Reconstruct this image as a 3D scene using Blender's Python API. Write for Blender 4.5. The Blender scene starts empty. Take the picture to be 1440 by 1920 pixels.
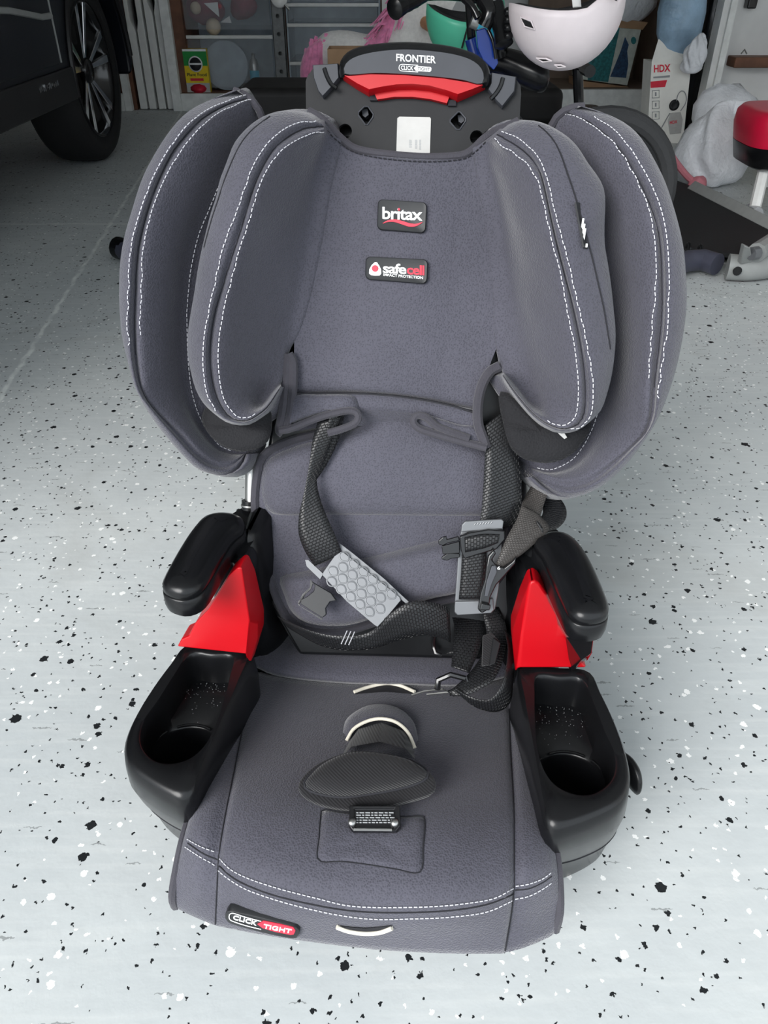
import bpy, bmesh, math, random
import numpy as np
from mathutils import Vector, Matrix
from mathutils.bvhtree import BVHTree

random.seed(7)
SC = bpy.context.scene
COL = SC.collection

# ------------------------------------------------------------------ camera
CAM_H, PITCH, FPX = 0.84, math.radians(35.7), 1442.0
cam_data = bpy.data.cameras.new('camera')
cam = bpy.data.objects.new('camera', cam_data)
COL.objects.link(cam)
cam.location = (0, 0, CAM_H)
cam.rotation_euler = (math.pi / 2 - PITCH, 0, 0)
cam_data.sensor_fit = 'VERTICAL'
cam_data.sensor_height = 36.0
cam_data.lens = 36.0 * FPX / 1920.0
cam_data.clip_start = 0.02
SC.camera = cam

# ------------------------------------------------------------------ sky light and exposure
world = bpy.data.worlds.new('overcast_sky')
SC.world = world
world.use_nodes = True
bg = world.node_tree.nodes['Background']
bg.inputs['Color'].default_value = (0.86, 0.94, 1.0, 1)
bg.inputs['Strength'].default_value = 0.75
sun_data = bpy.data.lights.new('hazy_sun', 'SUN')          # veiled sun, very soft, coming in through the open door
sun_data.energy = 1.7
sun_data.angle = math.radians(35)
sun_data.color = (1.0, 0.98, 0.96)
sun = bpy.data.objects.new('hazy_sun', sun_data)
COL.objects.link(sun)
SUN_EL, SUN_AZ = math.radians(31), math.radians(-38)
sun.rotation_euler = Vector((math.sin(SUN_AZ) * math.cos(SUN_EL), -math.cos(SUN_AZ) * math.cos(SUN_EL), math.sin(SUN_EL))).to_track_quat('Z', 'Y').to_euler()
sun.location = (-1.5, -4, 4)
SC.view_settings.view_transform = 'Standard'
SC.view_settings.look = 'None'
SC.view_settings.gamma = 1.0
SC.view_settings.use_curve_mapping = False
SC.view_settings.exposure = 1.4

# ------------------------------------------------------------------ pixel rays -> world / seat space
cP, sP = math.cos(PITCH), math.sin(PITCH)
SEAT_YAW = math.radians(5.0)
SEAT_O = (-0.001, 0.6)
cT, sT = math.cos(SEAT_YAW), math.sin(SEAT_YAW)

def wray(u, v):
    a = (u - 720) / FPX
    b = (960 - v) / FPX
    return np.array((a, cP + b * sP, -sP + b * cP))

def to_seat(w):
    x, y = w[0] - SEAT_O[0], w[1] - SEAT_O[1]
    return np.array((x * cT - y * sT, x * sT + y * cT, w[2]))

CAM_L = to_seat((0, 0, CAM_H))

def lray(u, v):
    d = wray(u, v)
    return np.array((d[0] * cT - d[1] * sT, d[0] * sT + d[1] * cT, d[2]))

BA, BB = 0.073 - 0.45 * 0.19, 0.45           # the seat back leans: y = BA + BB * z - d

def bp(u, v, d=0.0):                          # point on the back plane, d metres in front of it
    e = lray(u, v)
    t = (BA + BB * CAM_L[2] - d - CAM_L[1]) / (e[1] - BB * e[2])
    return CAM_L + t * e

def zp(u, v, z):                              # point at seat height z
    e = lray(u, v)
    return CAM_L + (z - CAM_L[2]) / e[2] * e

def pp(u, v, p, n):                           # point on any plane in seat space
    e = lray(u, v)
    return CAM_L + np.dot(np.asarray(p) - CAM_L, n) / np.dot(e, n) * e

def wz(u, v, z):
    e = wray(u, v)
    return np.array((0, 0, CAM_H)) + (z - CAM_H) / e[2] * e

def wy(u, v, y):
    e = wray(u, v)
    return np.array((0, 0, CAM_H)) + y / e[1] * e

BN = np.array((0, -1, BB)) / math.hypot(1, BB)      # normal of the seat back, towards the sitter

# ------------------------------------------------------------------ curves and surfaces
def spline(pts, n, closed=False):
    """smooth curve through pts, resampled to n points evenly by length"""
    p = np.array(pts, float)
    if closed:
        q = np.vstack([p[-2:], p, p[:3]])
    else:
        q = np.vstack([2 * p[0] - p[1], p, 2 * p[-1] - p[-2]])
    k = np.sqrt(np.maximum(np.linalg.norm(np.diff(q, axis=0), axis=1), 1e-9))
    t = np.concatenate([[0], np.cumsum(k)])
    out = []
    rng = range(2, 2 + len(p)) if closed else range(1, len(p))
    for i in rng:
        h = t[i + 1] - t[i]
        m0 = (q[i + 1] - q[i - 1]) / (t[i + 1] - t[i - 1])
        j = i + 2
        m1 = (q[j] - q[i]) / (t[j] - t[i])
        for w in np.linspace(0, 1, 14, endpoint=False):
            w2, w3 = w * w, w ** 3
            out.append((2 * w3 - 3 * w2 + 1) * q[i] + (w3 - 2 * w2 + w) * h * m0
                       + (-2 * w3 + 3 * w2) * q[i + 1] + (w3 - w2) * h * m1)
    out.append(out[0] if closed else p[-1])
    out = np.array(out)
    L = np.concatenate([[0], np.cumsum(np.linalg.norm(np.diff(out, axis=0), axis=1))])
    s = np.linspace(0, L[-1], n + 1)[:-1] if closed else np.linspace(0, L[-1], n)
    return np.stack([np.interp(s, L, out[:, k]) for k in range(out.shape[1])], axis=1)

def poly(pts, n):
    """straight-segment resample"""
    p = np.array(pts, float)
    L = np.concatenate([[0], np.cumsum(np.linalg.norm(np.diff(p, axis=0), axis=1))])
    s = np.linspace(0, L[-1], n)
    return np.stack([np.interp(s, L, p[:, k]) for k in range(p.shape[1])], axis=1)

def hermite_rows(rows, m, closed=False):
    """insert m-1 smooth rows between given rows (each an (n,3) array)"""
    R = [np.asarray(r) for r in rows]
    N = len(R)
    def get(i):
        if closed:
            return R[i % N]
        if i < 0:
            return 2 * R[0] - R[1]
        if i >= N:
            return 2 * R[-1] - R[-2]
        return R[i]
    out = []
    def gap(a, b):
        return np.sqrt(np.maximum(np.linalg.norm(b - a, axis=1), 1e-6))[:, None]
    for i in range(N if closed else N - 1):
        a, b, c, d = get(i - 1), get(i), get(i + 1), get(i + 2)
        h0, h1, h2 = gap(a, b), gap(b, c), gap(c, d)
        m0 = (c - a) / (h0 + h1) * h1
        m1 = (d - b) / (h1 + h2) * h1
        for w in np.linspace(0, 1, m, endpoint=False):
            w2, w3 = w * w, w ** 3
            out.append((2 * w3 - 3 * w2 + 1) * b + (w3 - 2 * w2 + w) * m0
                       + (-2 * w3 + 3 * w2) * c + (w3 - w2) * m1)
    if not closed:
        out.append(R[-1])
    return out

def grid_faces(nr, nc, closed_r=False, closed_c=False):
    f = []
    for i in range(nr if closed_r else nr - 1):
        for j in range(nc if closed_c else nc - 1):
            i2, j2 = (i + 1) % nr, (j + 1) % nc
            f.append((i * nc + j, i * nc + j2, i2 * nc + j2, i2 * nc + j))
    return f

def loft(rows, m=1, closed_r=False, closed_c=False, cap=False, caps_c=False):
    """rows -> verts, faces.  cap: close the first and last row (closed_c); caps_c: close the column ends (closed_r)"""
    rows = hermite_rows(rows, m, closed_r) if m > 1 else [np.asarray(r) for r in rows]
    nr, nc = len(rows), len(rows[0])
    V = np.vstack(rows)
    Fc = grid_faces(nr, nc, closed_r, closed_c)
    if cap:
        Fc.append(tuple(range(nc))[::-1])
        Fc.append(tuple((nr - 1) * nc + j for j in range(nc)))
    if caps_c:
        Fc.append(tuple(i * nc for i in range(nr)))
        Fc.append(tuple(i * nc + nc - 1 for i in range(nr))[::-1])
    return V, Fc

# ------------------------------------------------------------------ objects
def obj(name, V, Fc, mat, parent=None, smooth=True, uv=None, angle=None, fix=True):
    me = bpy.data.meshes.new(name)
    me.from_pydata([tuple(map(float, v)) for v in V], [], [tuple(int(i) for i in f) for f in Fc])
    if fix:
        bm = bmesh.new(); bm.from_mesh(me)
        bmesh.ops.recalc_face_normals(bm, faces=bm.faces)
        bm.to_mesh(me); bm.free()
    if uv is not None:
        lay = me.uv_layers.new(name='UVMap')
        for lp in me.loops:
            lay.data[lp.index].uv = uv[lp.vertex_index]
    if smooth:
        me.polygons.foreach_set('use_smooth', [True] * len(me.polygons))
        if angle:
            me.set_sharp_from_angle(angle=math.radians(angle))
    me.materials.append(mat)
    o = bpy.data.objects.new(name, me)
    COL.objects.link(o)
    if parent is not None:
        o.parent = parent
    return o

def bevel(o, w, seg=2, ang=30):
    md = o.modifiers.new('bevel', 'BEVEL')
    md.width = w; md.segments = seg; md.limit_method = 'ANGLE'; md.angle_limit = math.radians(ang)
    o.data.polygons.foreach_set('use_smooth', [True] * len(o.data.polygons))
    md.harden_normals = True
    return o

def tag(o, label=None, cat=None, group=None, kind=None):
    if label: o['label'] = label
    if cat: o['category'] = cat
    if group: o['group'] = group
    if kind: o['kind'] = kind
    return o

def thing(name, label, cat, loc=(0, 0, 0), rotz=0.0, group=None):
    o = bpy.data.objects.new(name, None)
    o.empty_display_size = 0.05
    COL.objects.link(o)
    o.location = loc; o.rotation_euler = (0, 0, rotz)
    return tag(o, label, cat, group)

class MB:
    """collects shapes for ONE mesh object"""
    def __init__(self): self.V, self.F = [], []
    def add(self, V, Fc):
        k = len(self.V)
        self.V += [np.asarray(v, float) for v in V]
        self.F += [tuple(i + k for i in f) for f in Fc]
        return self
    def box(self, c, s, R=None):
        c = np.asarray(c, float); h = np.asarray(s, float) / 2
        q = [np.array((x, y, z)) * h for x in (-1, 1) for y in (-1, 1) for z in (-1, 1)]
        if R is not None: q = [R @ p for p in q]
        return self.add([c + p for p in q], [(0, 1, 3, 2), (4, 6, 7, 5), (0, 4, 5, 1), (2, 3, 7, 6), (0, 2, 6, 4), (1, 5, 7, 3)])
    def tube(self, pts, r, n=8, cap=True, closed=False, flat=1.0, up=None):
        return self.add(*tube(pts, r, n, cap, closed, flat, up))
    def prism(self, loop, vec):
        loop = [np.asarray(p, float) for p in loop]; vec = np.asarray(vec, float); n = len(loop)
        return self.add(loop + [p + vec for p in loop],
                        [tuple(range(n))[::-1], tuple(range(n, 2 * n))] + [(i, (i + 1) % n, n + (i + 1) % n, n + i) for i in range(n)])
    def build(self, name, mat, parent=None, smooth=True, angle=35):
        return obj(name, self.V, self.F, mat, parent, smooth, angle=angle)

def rotm(axis, a):
    return np.array(Matrix.Rotation(a, 3, axis))

def tube(pts, r, n=8, cap=True, closed=False, flat=1.0, up=None):
    P = np.asarray(pts, float); k = len(P)
    rr = np.full(k, r) if np.isscalar(r) else np.asarray(r, float)
    T = np.zeros_like(P)
    for i in range(k):
        a = P[(i - 1) % k] if closed or i > 0 else P[i]
        b = P[(i + 1) % k] if closed or i < k - 1 else P[i]
        T[i] = (b - a) / max(np.linalg.norm(b - a), 1e-9)
    ref = np.array(up if up is not None else ((0, 0, 1) if abs(T[0][2]) < .9 else (1, 0, 0)), float)
    N = ref - np.dot(ref, T[0]) * T[0]; N /= np.linalg.norm(N)
    V = []
    for i in range(k):
        if up is not None:
            N2 = ref - np.dot(ref, T[i]) * T[i]
        else:
            N2 = N - np.dot(N, T[i]) * T[i]
        if np.linalg.norm(N2) > 1e-6: N = N2 / np.linalg.norm(N2)
        Bv = np.cross(T[i], N)
        for j in range(n):
            a = 2 * math.pi * j / n
            V.append(P[i] + rr[i] * (math.cos(a) * N * flat + math.sin(a) * Bv))
    Fc = grid_faces(k, n, closed, True)
    if cap and not closed:
        Fc.append(tuple(range(n))[::-1]); Fc.append(tuple((k - 1) * n + j for j in range(n)))
    return V, Fc

def rings(loop, steps, cap0=True, cap1=True):
    """loop: (n,2) plan outline; steps: (z, inset) -> stacked rings"""
    loop = np.asarray(loop, float)
    n = len(loop)
    area = sum(loop[i][0] * loop[(i + 1) % n][1] - loop[(i + 1) % n][0] * loop[i][1] for i in range(n))
    sg = 1 if area > 0 else -1
    t = np.roll(loop, -1, 0) - np.roll(loop, 1, 0)
    t /= np.linalg.norm(t, axis=1)[:, None] + 1e-12
    nin = np.stack([-t[:, 1], t[:, 0]], 1) * sg
    V, Fc = [], []
    for z, ins in steps:
        q = loop + nin * ins
        V += [np.array((a, b, z)) for a, b in q]
    Fc = grid_faces(len(steps), n, False, True)
    if cap0: Fc.append(tuple(range(n))[::-1])
    if cap1: Fc.append(tuple((len(steps) - 1) * n + j for j in range(n)))
    return V, Fc

def lathe(prof, n=24, cap=True):
    V = [(r * math.cos(2 * math.pi * j / n), r * math.sin(2 * math.pi * j / n), z) for r, z in prof for j in range(n)]
    Fc = grid_faces(len(prof), n, False, True)
    if cap:
        Fc.append(tuple(range(n))[::-1]); Fc.append(tuple((len(prof) - 1) * n + j for j in range(n)))
    return V, Fc

def pillow(outline, h, nvec, back=0.012, p=2.2, rows=7, edge=0.35):
    """padded panel: a 3-D outline, swollen by h along nvec, with a rounded edge and a flat back"""
    Q = np.asarray(outline, float); c = Q.mean(0); nv = np.asarray(nvec, float)
    R = [c + (Q - c) * 0.05 - nv * back, Q - (Q - c) * 0.02 - nv * back, Q - nv * back * .35]
    for k in range(rows):
        s = 1 - (k / (rows - 1)) ** 1.3 * 0.97
        R.append(c + (Q - c) * s + nv * h * (edge if k == 0 else 1) * (1 - s ** (p * 2)) ** .55 if k else Q)
    V, Fc = loft(R, 1, False, True, cap=True)
    return V, Fc

def round_rect(w, h, r, n=5):
    out = []
    for cx, cy, a0 in ((w / 2 - r, h / 2 - r, 0), (-w / 2 + r, h / 2 - r, 90), (-w / 2 + r, -h / 2 + r, 180), (w / 2 - r, -h / 2 + r, 270)):
        for k in range(n):
            a = math.radians(a0 + 90 * k / (n - 1))
            out.append((cx + r * math.cos(a), cy + r * math.sin(a)))
    return out

def text_mesh(body, bold=0.0, spacing=1.0):
    cu = bpy.data.curves.new('lettering', 'FONT')
    cu.body = body; cu.size = 1.0; cu.offset = bold; cu.space_character = spacing
    cu.resolution_u = 3
    o = bpy.data.objects.new('lettering', cu); COL.objects.link(o)
    dg = bpy.context.evaluated_depsgraph_get()
    me = bpy.data.meshes.new_from_object(o.evaluated_get(dg))
    V = np.array([tuple(v.co) for v in me.vertices]); Fc = [tuple(p.vertices) for p in me.polygons]
    bpy.data.objects.remove(o); bpy.data.curves.remove(cu); bpy.data.meshes.remove(me)
    return V, Fc

def text_on(name, body, bl, br, tl, n, mat, parent, bold=0.0, spacing=1.0, depth=0.0006, shear=0.0):
    """lettering whose box corners are bl, br, tl in space, raised along n"""
    V, Fc = text_mesh(body, bold, spacing)
    lo, hi = V.min(0), V.max(0)
    W = (V - lo) / np.maximum(hi - lo, 1e-6)
    bl, br, tl, n = (np.asarray(q, float) for q in (bl, br, tl, n))
    P0 = [bl + w[0] * (br - bl) + w[1] * (tl - bl) + shear * w[1] * (br - bl) for w in W]
    k = len(P0)
    top = [p + n * depth for p in P0]
    edges = {}
    for f in Fc:
        for i in range(len(f)):
            e = (f[i], f[(i + 1) % len(f)])
            edges[e] = edges.get(e, 0) + 1
    side = [(a, b, b + k, a + k) for (a, b) in edges if (b, a) not in edges]
    return obj(name, P0 + top, [tuple(i + k for i in f) for f in Fc] + side, mat, parent, smooth=False, fix=False)

def ribbon(A, Bc, th=0.0016, n=None):
    """webbing between two edge curves; returns V, F, uv (metres)"""
    A = np.asarray(A, float); Bc = np.asarray(Bc, float); k = len(A)
    M = (A + Bc) / 2
    Ls = np.concatenate([[0], np.cumsum(np.linalg.norm(np.diff(M, axis=0), axis=1))])
    V, uv = [], []
    w = 5
    for side in (0, 1):
        for i in range(k):
            t = M[min(i + 1, k - 1)] - M[max(i - 1, 0)]
            nn = np.cross(t, Bc[i] - A[i]); nn = nn / max(np.linalg.norm(nn), 1e-9)
            wd = np.linalg.norm(Bc[i] - A[i])
            for j in range(w):
                q = j / (w - 1)
                V.append(A[i] + (Bc[i] - A[i]) * q + nn * th * (side - .5) * (0.35 if j in (0, w - 1) else 1))
                uv.append((q * wd, Ls[i]))
    Fc = grid_faces(k, w) + [tuple(i + k * w for i in f) for f in grid_faces(k, w)]
    for i in range(k - 1):
        for j in (0, w - 1):
            a, b = i * w + j, (i + 1) * w + j
            Fc.append((a, b, b + k * w, a + k * w))
    for i in (0, k - 1):
        for j in range(w - 1):
            a, b = i * w + j, i * w + j + 1
            Fc.append((a, b, b + k * w, a + k * w))
    return V, Fc, uv

# ------------------------------------------------------------------ materials
def mat(name, col, rough=0.5, metal=0.0, spec=0.5, noise=None, bump=None, sheen=0.0, coat=0.0, trans=0.0, alpha=1.0, ior=1.45, sub=0.0):
    m = bpy.data.materials.new(name); m.use_nodes = True
    nt = m.node_tree; b = nt.nodes['Principled BSDF']
    b.inputs['Base Color'].default_value = (*col, 1)
    b.inputs['Roughness'].default_value = rough
    b.inputs['Metallic'].default_value = metal
    b.inputs['Specular IOR Level'].default_value = spec
    b.inputs['IOR'].default_value = ior
    b.inputs['Sheen Weight'].default_value = sheen
    b.inputs['Sheen Roughness'].default_value = 0.45
    b.inputs['Coat Weight'].default_value = coat
    b.inputs['Transmission Weight'].default_value = trans
    b.inputs['Alpha'].default_value = alpha
    tc = nt.nodes.new('ShaderNodeTexCoord')
    if noise is None: noise = (60, 0.06)
    if noise:
        nz = nt.nodes.new('ShaderNodeTexNoise'); nz.inputs['Scale'].default_value = noise[0]; nz.inputs['Detail'].default_value = 4
        nt.links.new(tc.outputs['Object'], nz.inputs['Vector'])
        mr = nt.nodes.new('ShaderNodeMapRange'); mr.inputs[1].default_value = 0.3; mr.inputs[2].default_value = 0.7
        mr.inputs[3].default_value = 1 - noise[1]; mr.inputs[4].default_value = 1 + noise[1]
        nt.links.new(nz.outputs['Fac'], mr.inputs[0])
        mx = nt.nodes.new('ShaderNodeVectorMath'); mx.operation = 'SCALE'
        mx.inputs[0].default_value = col
        nt.links.new(mr.outputs[0], mx.inputs['Scale'])
        nt.links.new(mx.outputs[0], b.inputs['Base Color'])
    if bump:
        kind, scale, strength, dist = bump
        if kind == 'voronoi':
            tx = nt.nodes.new('ShaderNodeTexVoronoi'); tx.inputs['Scale'].default_value = scale; tx.inputs['Randomness'].default_value = 0.85
            out = tx.outputs['Distance']; nt.links.new(tc.outputs['Object'], tx.inputs['Vector'])
        elif kind == 'noise':
            tx = nt.nodes.new('ShaderNodeTexNoise'); tx.inputs['Scale'].default_value = scale; tx.inputs['Detail'].default_value = 3
            out = tx.outputs['Fac']; nt.links.new(tc.outputs['Object'], tx.inputs['Vector'])
        elif kind == 'weave':
            tx = nt.nodes.new('ShaderNodeTexBrick'); tx.inputs['Scale'].default_value = scale
            tx.inputs['Mortar Size'].default_value = 0.06; tx.inputs['Mortar Smooth'].default_value = 0.9
            tx.inputs['Brick Width'].default_value = 0.5; tx.inputs['Row Height'].default_value = 0.36
            tx.inputs['Color1'].default_value = (1, 1, 1, 1); tx.inputs['Color2'].default_value = (.8, .8, .8, 1); tx.inputs['Mortar'].default_value = (0, 0, 0, 1)
            out = tx.outputs['Color']; nt.links.new(tc.outputs['UV'], tx.inputs['Vector'])
        elif kind == 'wave':
            tx = nt.nodes.new('ShaderNodeTexWave'); tx.inputs['Scale'].default_value = scale; tx.inputs['Distortion'].default_value = 0.4
            tx.bands_direction = 'DIAGONAL'
            out = tx.outputs['Fac']; nt.links.new(tc.outputs['Object'], tx.inputs['Vector'])
        bn = nt.nodes.new('ShaderNodeBump'); bn.inputs['Strength'].default_value = strength; bn.inputs['Distance'].default_value = dist
        nt.links.new(out, bn.inputs['Height'])
        nt.links.new(bn.outputs[0], b.inputs['Normal'])
    return m

M = {}
M['fabric'] = mat('grey_knit_fabric', (0.064, 0.063, 0.080), 0.72, spec=0.2, noise=(9, 0.10), bump=('voronoi', 520, 0.5, 0.0012), sheen=0.3)
def knit_holes(m, scale, lo):
    """open knit: every stitch cell has a darker eyelet"""
    nt = m.node_tree; b = nt.nodes['Principled BSDF']
    src = b.inputs['Base Color'].links[0].from_socket
    tc = nt.nodes.new('ShaderNodeTexCoord')
    v = nt.nodes.new('ShaderNodeTexVoronoi'); v.inputs['Scale'].default_value = scale; v.inputs['Randomness'].default_value = 0.85
    nt.links.new(tc.outputs['Object'], v.inputs['Vector'])
    mr = nt.nodes.new('ShaderNodeMapRange'); mr.inputs[1].default_value = 0.12; mr.inputs[2].default_value = 0.5; mr.inputs[3].default_value = lo; mr.inputs[4].default_value = 1.12
    nt.links.new(v.outputs['Distance'], mr.inputs[0])
    vm = nt.nodes.new('ShaderNodeVectorMath'); vm.operation = 'SCALE'
    nt.links.new(src, vm.inputs[0]); nt.links.new(mr.outputs[0], vm.inputs['Scale'])
    nt.links.new(vm.outputs[0], b.inputs['Base Color'])
knit_holes(M['fabric'], 520, 0.70)
M['fabric_dark'] = mat('dark_mesh_fabric', (0.016, 0.016, 0.018), 0.8, spec=0.2, bump=('voronoi', 420, 0.6, 0.0012), sheen=0.1)
M['binding'] = mat('grey_binding_fabric', (0.050, 0.048, 0.058), 0.75, spec=0.2, bump=('voronoi', 700, 0.4, 0.0008), sheen=0.2)
M['pad'] = mat('charcoal_ribbed_fabric', (0.016, 0.0155, 0.017), 0.85, spec=0.2, bump=('wave', 160, 0.5, 0.0012), sheen=0.2)
M['stitch'] = mat('pale_thread', (0.62, 0.62, 0.66), 0.7)
M['thread_dark'] = mat('dark_thread', (0.012, 0.012, 0.016), 0.8)
M['web'] = mat('black_webbing', (0.009, 0.0095, 0.011), 0.42, spec=0.6, bump=('weave', 110, 1.0, 0.0018))
M['web_brown'] = mat('herringbone_webbing', (0.055, 0.050, 0.047), 0.5, spec=0.5, bump=('weave', 170, 1.0, 0.0015))
M['plastic'] = mat('black_plastic', (0.006, 0.0063, 0.0072), 0.27, spec=0.38, noise=(40, 0.1), bump=('noise', 900, 0.08, 0.0005))
M['plastic_grey'] = mat('charcoal_plastic', (0.014, 0.0145, 0.016), 0.55, spec=0.28, noise=(25, 0.15), bump=('noise', 900, 0.08, 0.0005))
M['plastic_mid'] = mat('slate_plastic', (0.046, 0.049, 0.058), 0.5, spec=0.4, noise=(30, 0.08))
M['gloss'] = mat('gloss_black_plastic', (0.008, 0.008, 0.009), 0.16, spec=0.6)
M['red'] = mat('red_plastic', (0.43, 0.0003, 0.005), 0.38, spec=0.5, noise=(20, 0.04))
M['steel'] = mat('brushed_steel', (0.40, 0.40, 0.39), 0.35, metal=1.0, noise=(90, 0.06))
M['silver'] = mat('silver_padding', (0.15, 0.156, 0.165), 0.42, metal=0.35, noise=(50, 0.05))
M['white'] = mat('white_print', (0.85, 0.86, 0.86), 0.5)
M['label'] = mat('white_label_paper', (0.48, 0.475, 0.46), 0.75)
M['redprint'] = mat('red_print', (0.70, 0.02, 0.05), 0.45)
M['cream'] = mat('cream_binding', (0.70, 0.66, 0.56), 0.8)
M['patch'] = mat('black_rubber_patch', (0.013, 0.014, 0.016), 0.5, bump=('noise', 800, 0.1, 0.0005))
M['greyprint'] = mat('grey_print', (0.30, 0.31, 0.32), 0.6)

# ------------------------------------------------------------------ floor material: painted concrete with paint flakes
def floor_material():
    m = bpy.data.materials.new('flaked_painted_concrete'); m.use_nodes = True
    nt = m.node_tree; N = nt.nodes; Lk = nt.links
    b = N['Principled BSDF']
    tc = N.new('ShaderNodeTexCoord')
    def noise(scale, detail=4, src=None, dist=0.0):
        n = N.new('ShaderNodeTexNoise'); n.inputs['Scale'].default_value = scale; n.inputs['Detail'].default_value = detail
        n.inputs['Distortion'].default_value = dist
        Lk.new(src or tc.outputs['Object'], n.inputs['Vector']); return n
    def math_(op, a, bb=None, c=None):
        n = N.new('ShaderNodeMath'); n.operation = op
        for i, x in enumerate((a, bb, c)):
            if x is None: continue
            if isinstance(x, (int, float)): n.inputs[i].default_value = x
            else: Lk.new(x, n.inputs[i])
        return n.outputs[0]
    def ramp(x, a, bb, lo=0.0, hi=1.0):
        n = N.new('ShaderNodeMapRange'); n.clamp = True
        n.inputs[1].default_value = a; n.inputs[2].default_value = bb; n.inputs[3].default_value = lo; n.inputs[4].default_value = hi
        Lk.new(x, n.inputs[0]); return n.outputs[0]
    def mix(fac, c1, c2):
        n = N.new('ShaderNodeMix'); n.data_type = 'RGBA'
        Lk.new(fac, n.inputs[0])
        for k, c in ((6, c1), (7, c2)):
            if isinstance(c, tuple): n.inputs[k].default_value = (*c, 1)
            else: Lk.new(c, n.inputs[k])
        return n.outputs[2]
    # warped coordinates give the flakes ragged outlines
    nz = noise(230, 3)
    wv = N.new('ShaderNodeVectorMath'); wv.operation = 'MULTIPLY_ADD'
    Lk.new(nz.outputs['Color'], wv.inputs[0]); wv.inputs[1].default_value = (0.0085, 0.0085, 0); Lk.new(tc.outputs['Object'], wv.inputs[2])
    def flakes(scale, prob, r0, r1, shift):
        mp = N.new('ShaderNodeMapping'); mp.inputs['Location'].default_value = (shift, shift * .7, 0)
        Lk.new(wv.outputs[0], mp.inputs['Vector'])
        v = N.new('ShaderNodeTexVoronoi'); v.voronoi_dimensions = '2D'; v.inputs['Scale'].default_value = scale
        v.inputs['Randomness'].default_value = 1.0
        Lk.new(mp.outputs[0], v.inputs['Vector'])
        sep = N.new('ShaderNodeSeparateColor'); Lk.new(v.outputs['Color'], sep.inputs[0])
        on = math_('LESS_THAN', sep.outputs[0], prob)
        rad = math_('MULTIPLY_ADD', math_('POWER', sep.outputs[1], 1.8), r1 - r0, r0)
        ins = math_('LESS_THAN', v.outputs['Distance'], rad)
        return math_('MULTIPLY', on, ins)
    base = mix(ramp(noise(2.2, 6).outputs['Fac'], 0.35, 0.65), (0.50, 0.535, 0.545), (0.585, 0.615, 0.615))
    base = mix(ramp(noise(14, 8).outputs['Fac'], 0.3, 0.75, 0.0, 0.5), base, (0.47, 0.50, 0.51))
    mp = N.new('ShaderNodeMapping'); mp.inputs['Scale'].default_value = (6, 90, 1); mp.inputs['Rotation'].default_value = (0, 0, .1)
    Lk.new(tc.outputs['Object'], mp.inputs['Vector'])
    base = mix(ramp(noise(1.0, 6, mp.outputs[0]).outputs['Fac'], 0.5, 0.8, 0.0, 0.45), base, (0.66, 0.68, 0.67))
    # grime patches
    base = mix(ramp(noise(3.1, 5, dist=.8).outputs['Fac'], 0.58, 0.78, 0.0, 0.45), base, (0.36, 0.36, 0.34))
    # hairline scratches
    for k, (ang, sx) in enumerate(((0.5, 3.2), (-0.9, 2.6), (1.35, 2.2))):
        mp = N.new('ShaderNodeMapping'); mp.inputs['Rotation'].default_value = (0, 0, ang); mp.inputs['Scale'].default_value = (sx * 2, 22 * sx, 1)
        mp.inputs['Location'].default_value = (k * 3.7, k * 1.3, 0)
        Lk.new(wv.outputs[0], mp.inputs['Vector'])
        v = N.new('ShaderNodeTexVoronoi'); v.voronoi_dimensions = '2D'; v.feature = 'F1'; v.inputs['Scale'].default_value = 1.0
        Lk.new(mp.outputs[0], v.inputs['Vector'])
        sep = N.new('ShaderNodeSeparateColor'); Lk.new(v.outputs['Color'], sep.inputs[0])
        on = math_('LESS_THAN', sep.outputs[0], 0.10)
        d = math_('SUBTRACT', v.outputs['Distance'], 0.0)
        line = math_('MULTIPLY', on, math_('LESS_THAN', d, 0.06))
        base = mix(math_('MULTIPLY', line, 0.65), base, (0.17, 0.18, 0.18))
    # white and black paint flakes
    for a in ((34, 0.11, 0.05, 0.17, 3.1), (80, 0.10, 0.10, 0.26, 9.4)):
        base = mix(flakes(*a), base, (0.88, 0.89, 0.88))
    for a in ((26, 0.13, 0.05, 0.20, 0.0), (64, 0.12, 0.08, 0.26, 5.3), (140, 0.08, 0.14, 0.3, 7.7)):
        base = mix(flakes(*a), base, (0.012, 0.014, 0.016))
    # filled control joints: x + k*y = c lines, pale and worn
    sx = N.new('ShaderNodeSeparateXYZ'); Lk.new(tc.outputs['Object'], sx.inputs[0])
    wob = math_('MULTIPLY_ADD', noise(14, 5).outputs['Fac'], 0.03, -0.015)
    JA, JB = wz(5, 738, 0), wz(212, 412, 0)
    dx, dy = JB[0] - JA[0], JB[1] - JA[1]; ln = math.hypot(dx, dy)
    dist = math_('ADD', math_('ADD', math_('MULTIPLY', sx.outputs[0], dy / ln), math_('MULTIPLY', sx.outputs[1], -dx / ln)), -(JA[0] * dy - JA[1] * dx) / ln)
    dist = math_('ABSOLUTE', math_('ADD', dist, wob))
    worn = ramp(noise(20, 4).outputs['Fac'], 0.35, 0.6, 0.25, 1.0)
    base = mix(math_('MULTIPLY', ramp(dist, 0.003, 0.009, 1.0, 0.0), worn), base, (0.80, 0.83, 0.81))
    yj = wz(120, 420, 0)[1]
    dist2 = math_('ABSOLUTE', math_('ADD', math_('ADD', sx.outputs[1], -yj), wob))
    base = mix(math_('MULTIPLY', ramp(dist2, 0.004, 0.012, 0.8, 0.0), worn), base, (0.78, 0.80, 0.78))
    Lk.new(base, b.inputs['Base Color'])
    Lk.new(ramp(noise(25, 5).outputs['Fac'], 0.3, 0.7, 0.38, 0.6), b.inputs['Roughness'])
    b.inputs['Specular IOR Level'].default_value = 0.35
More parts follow.
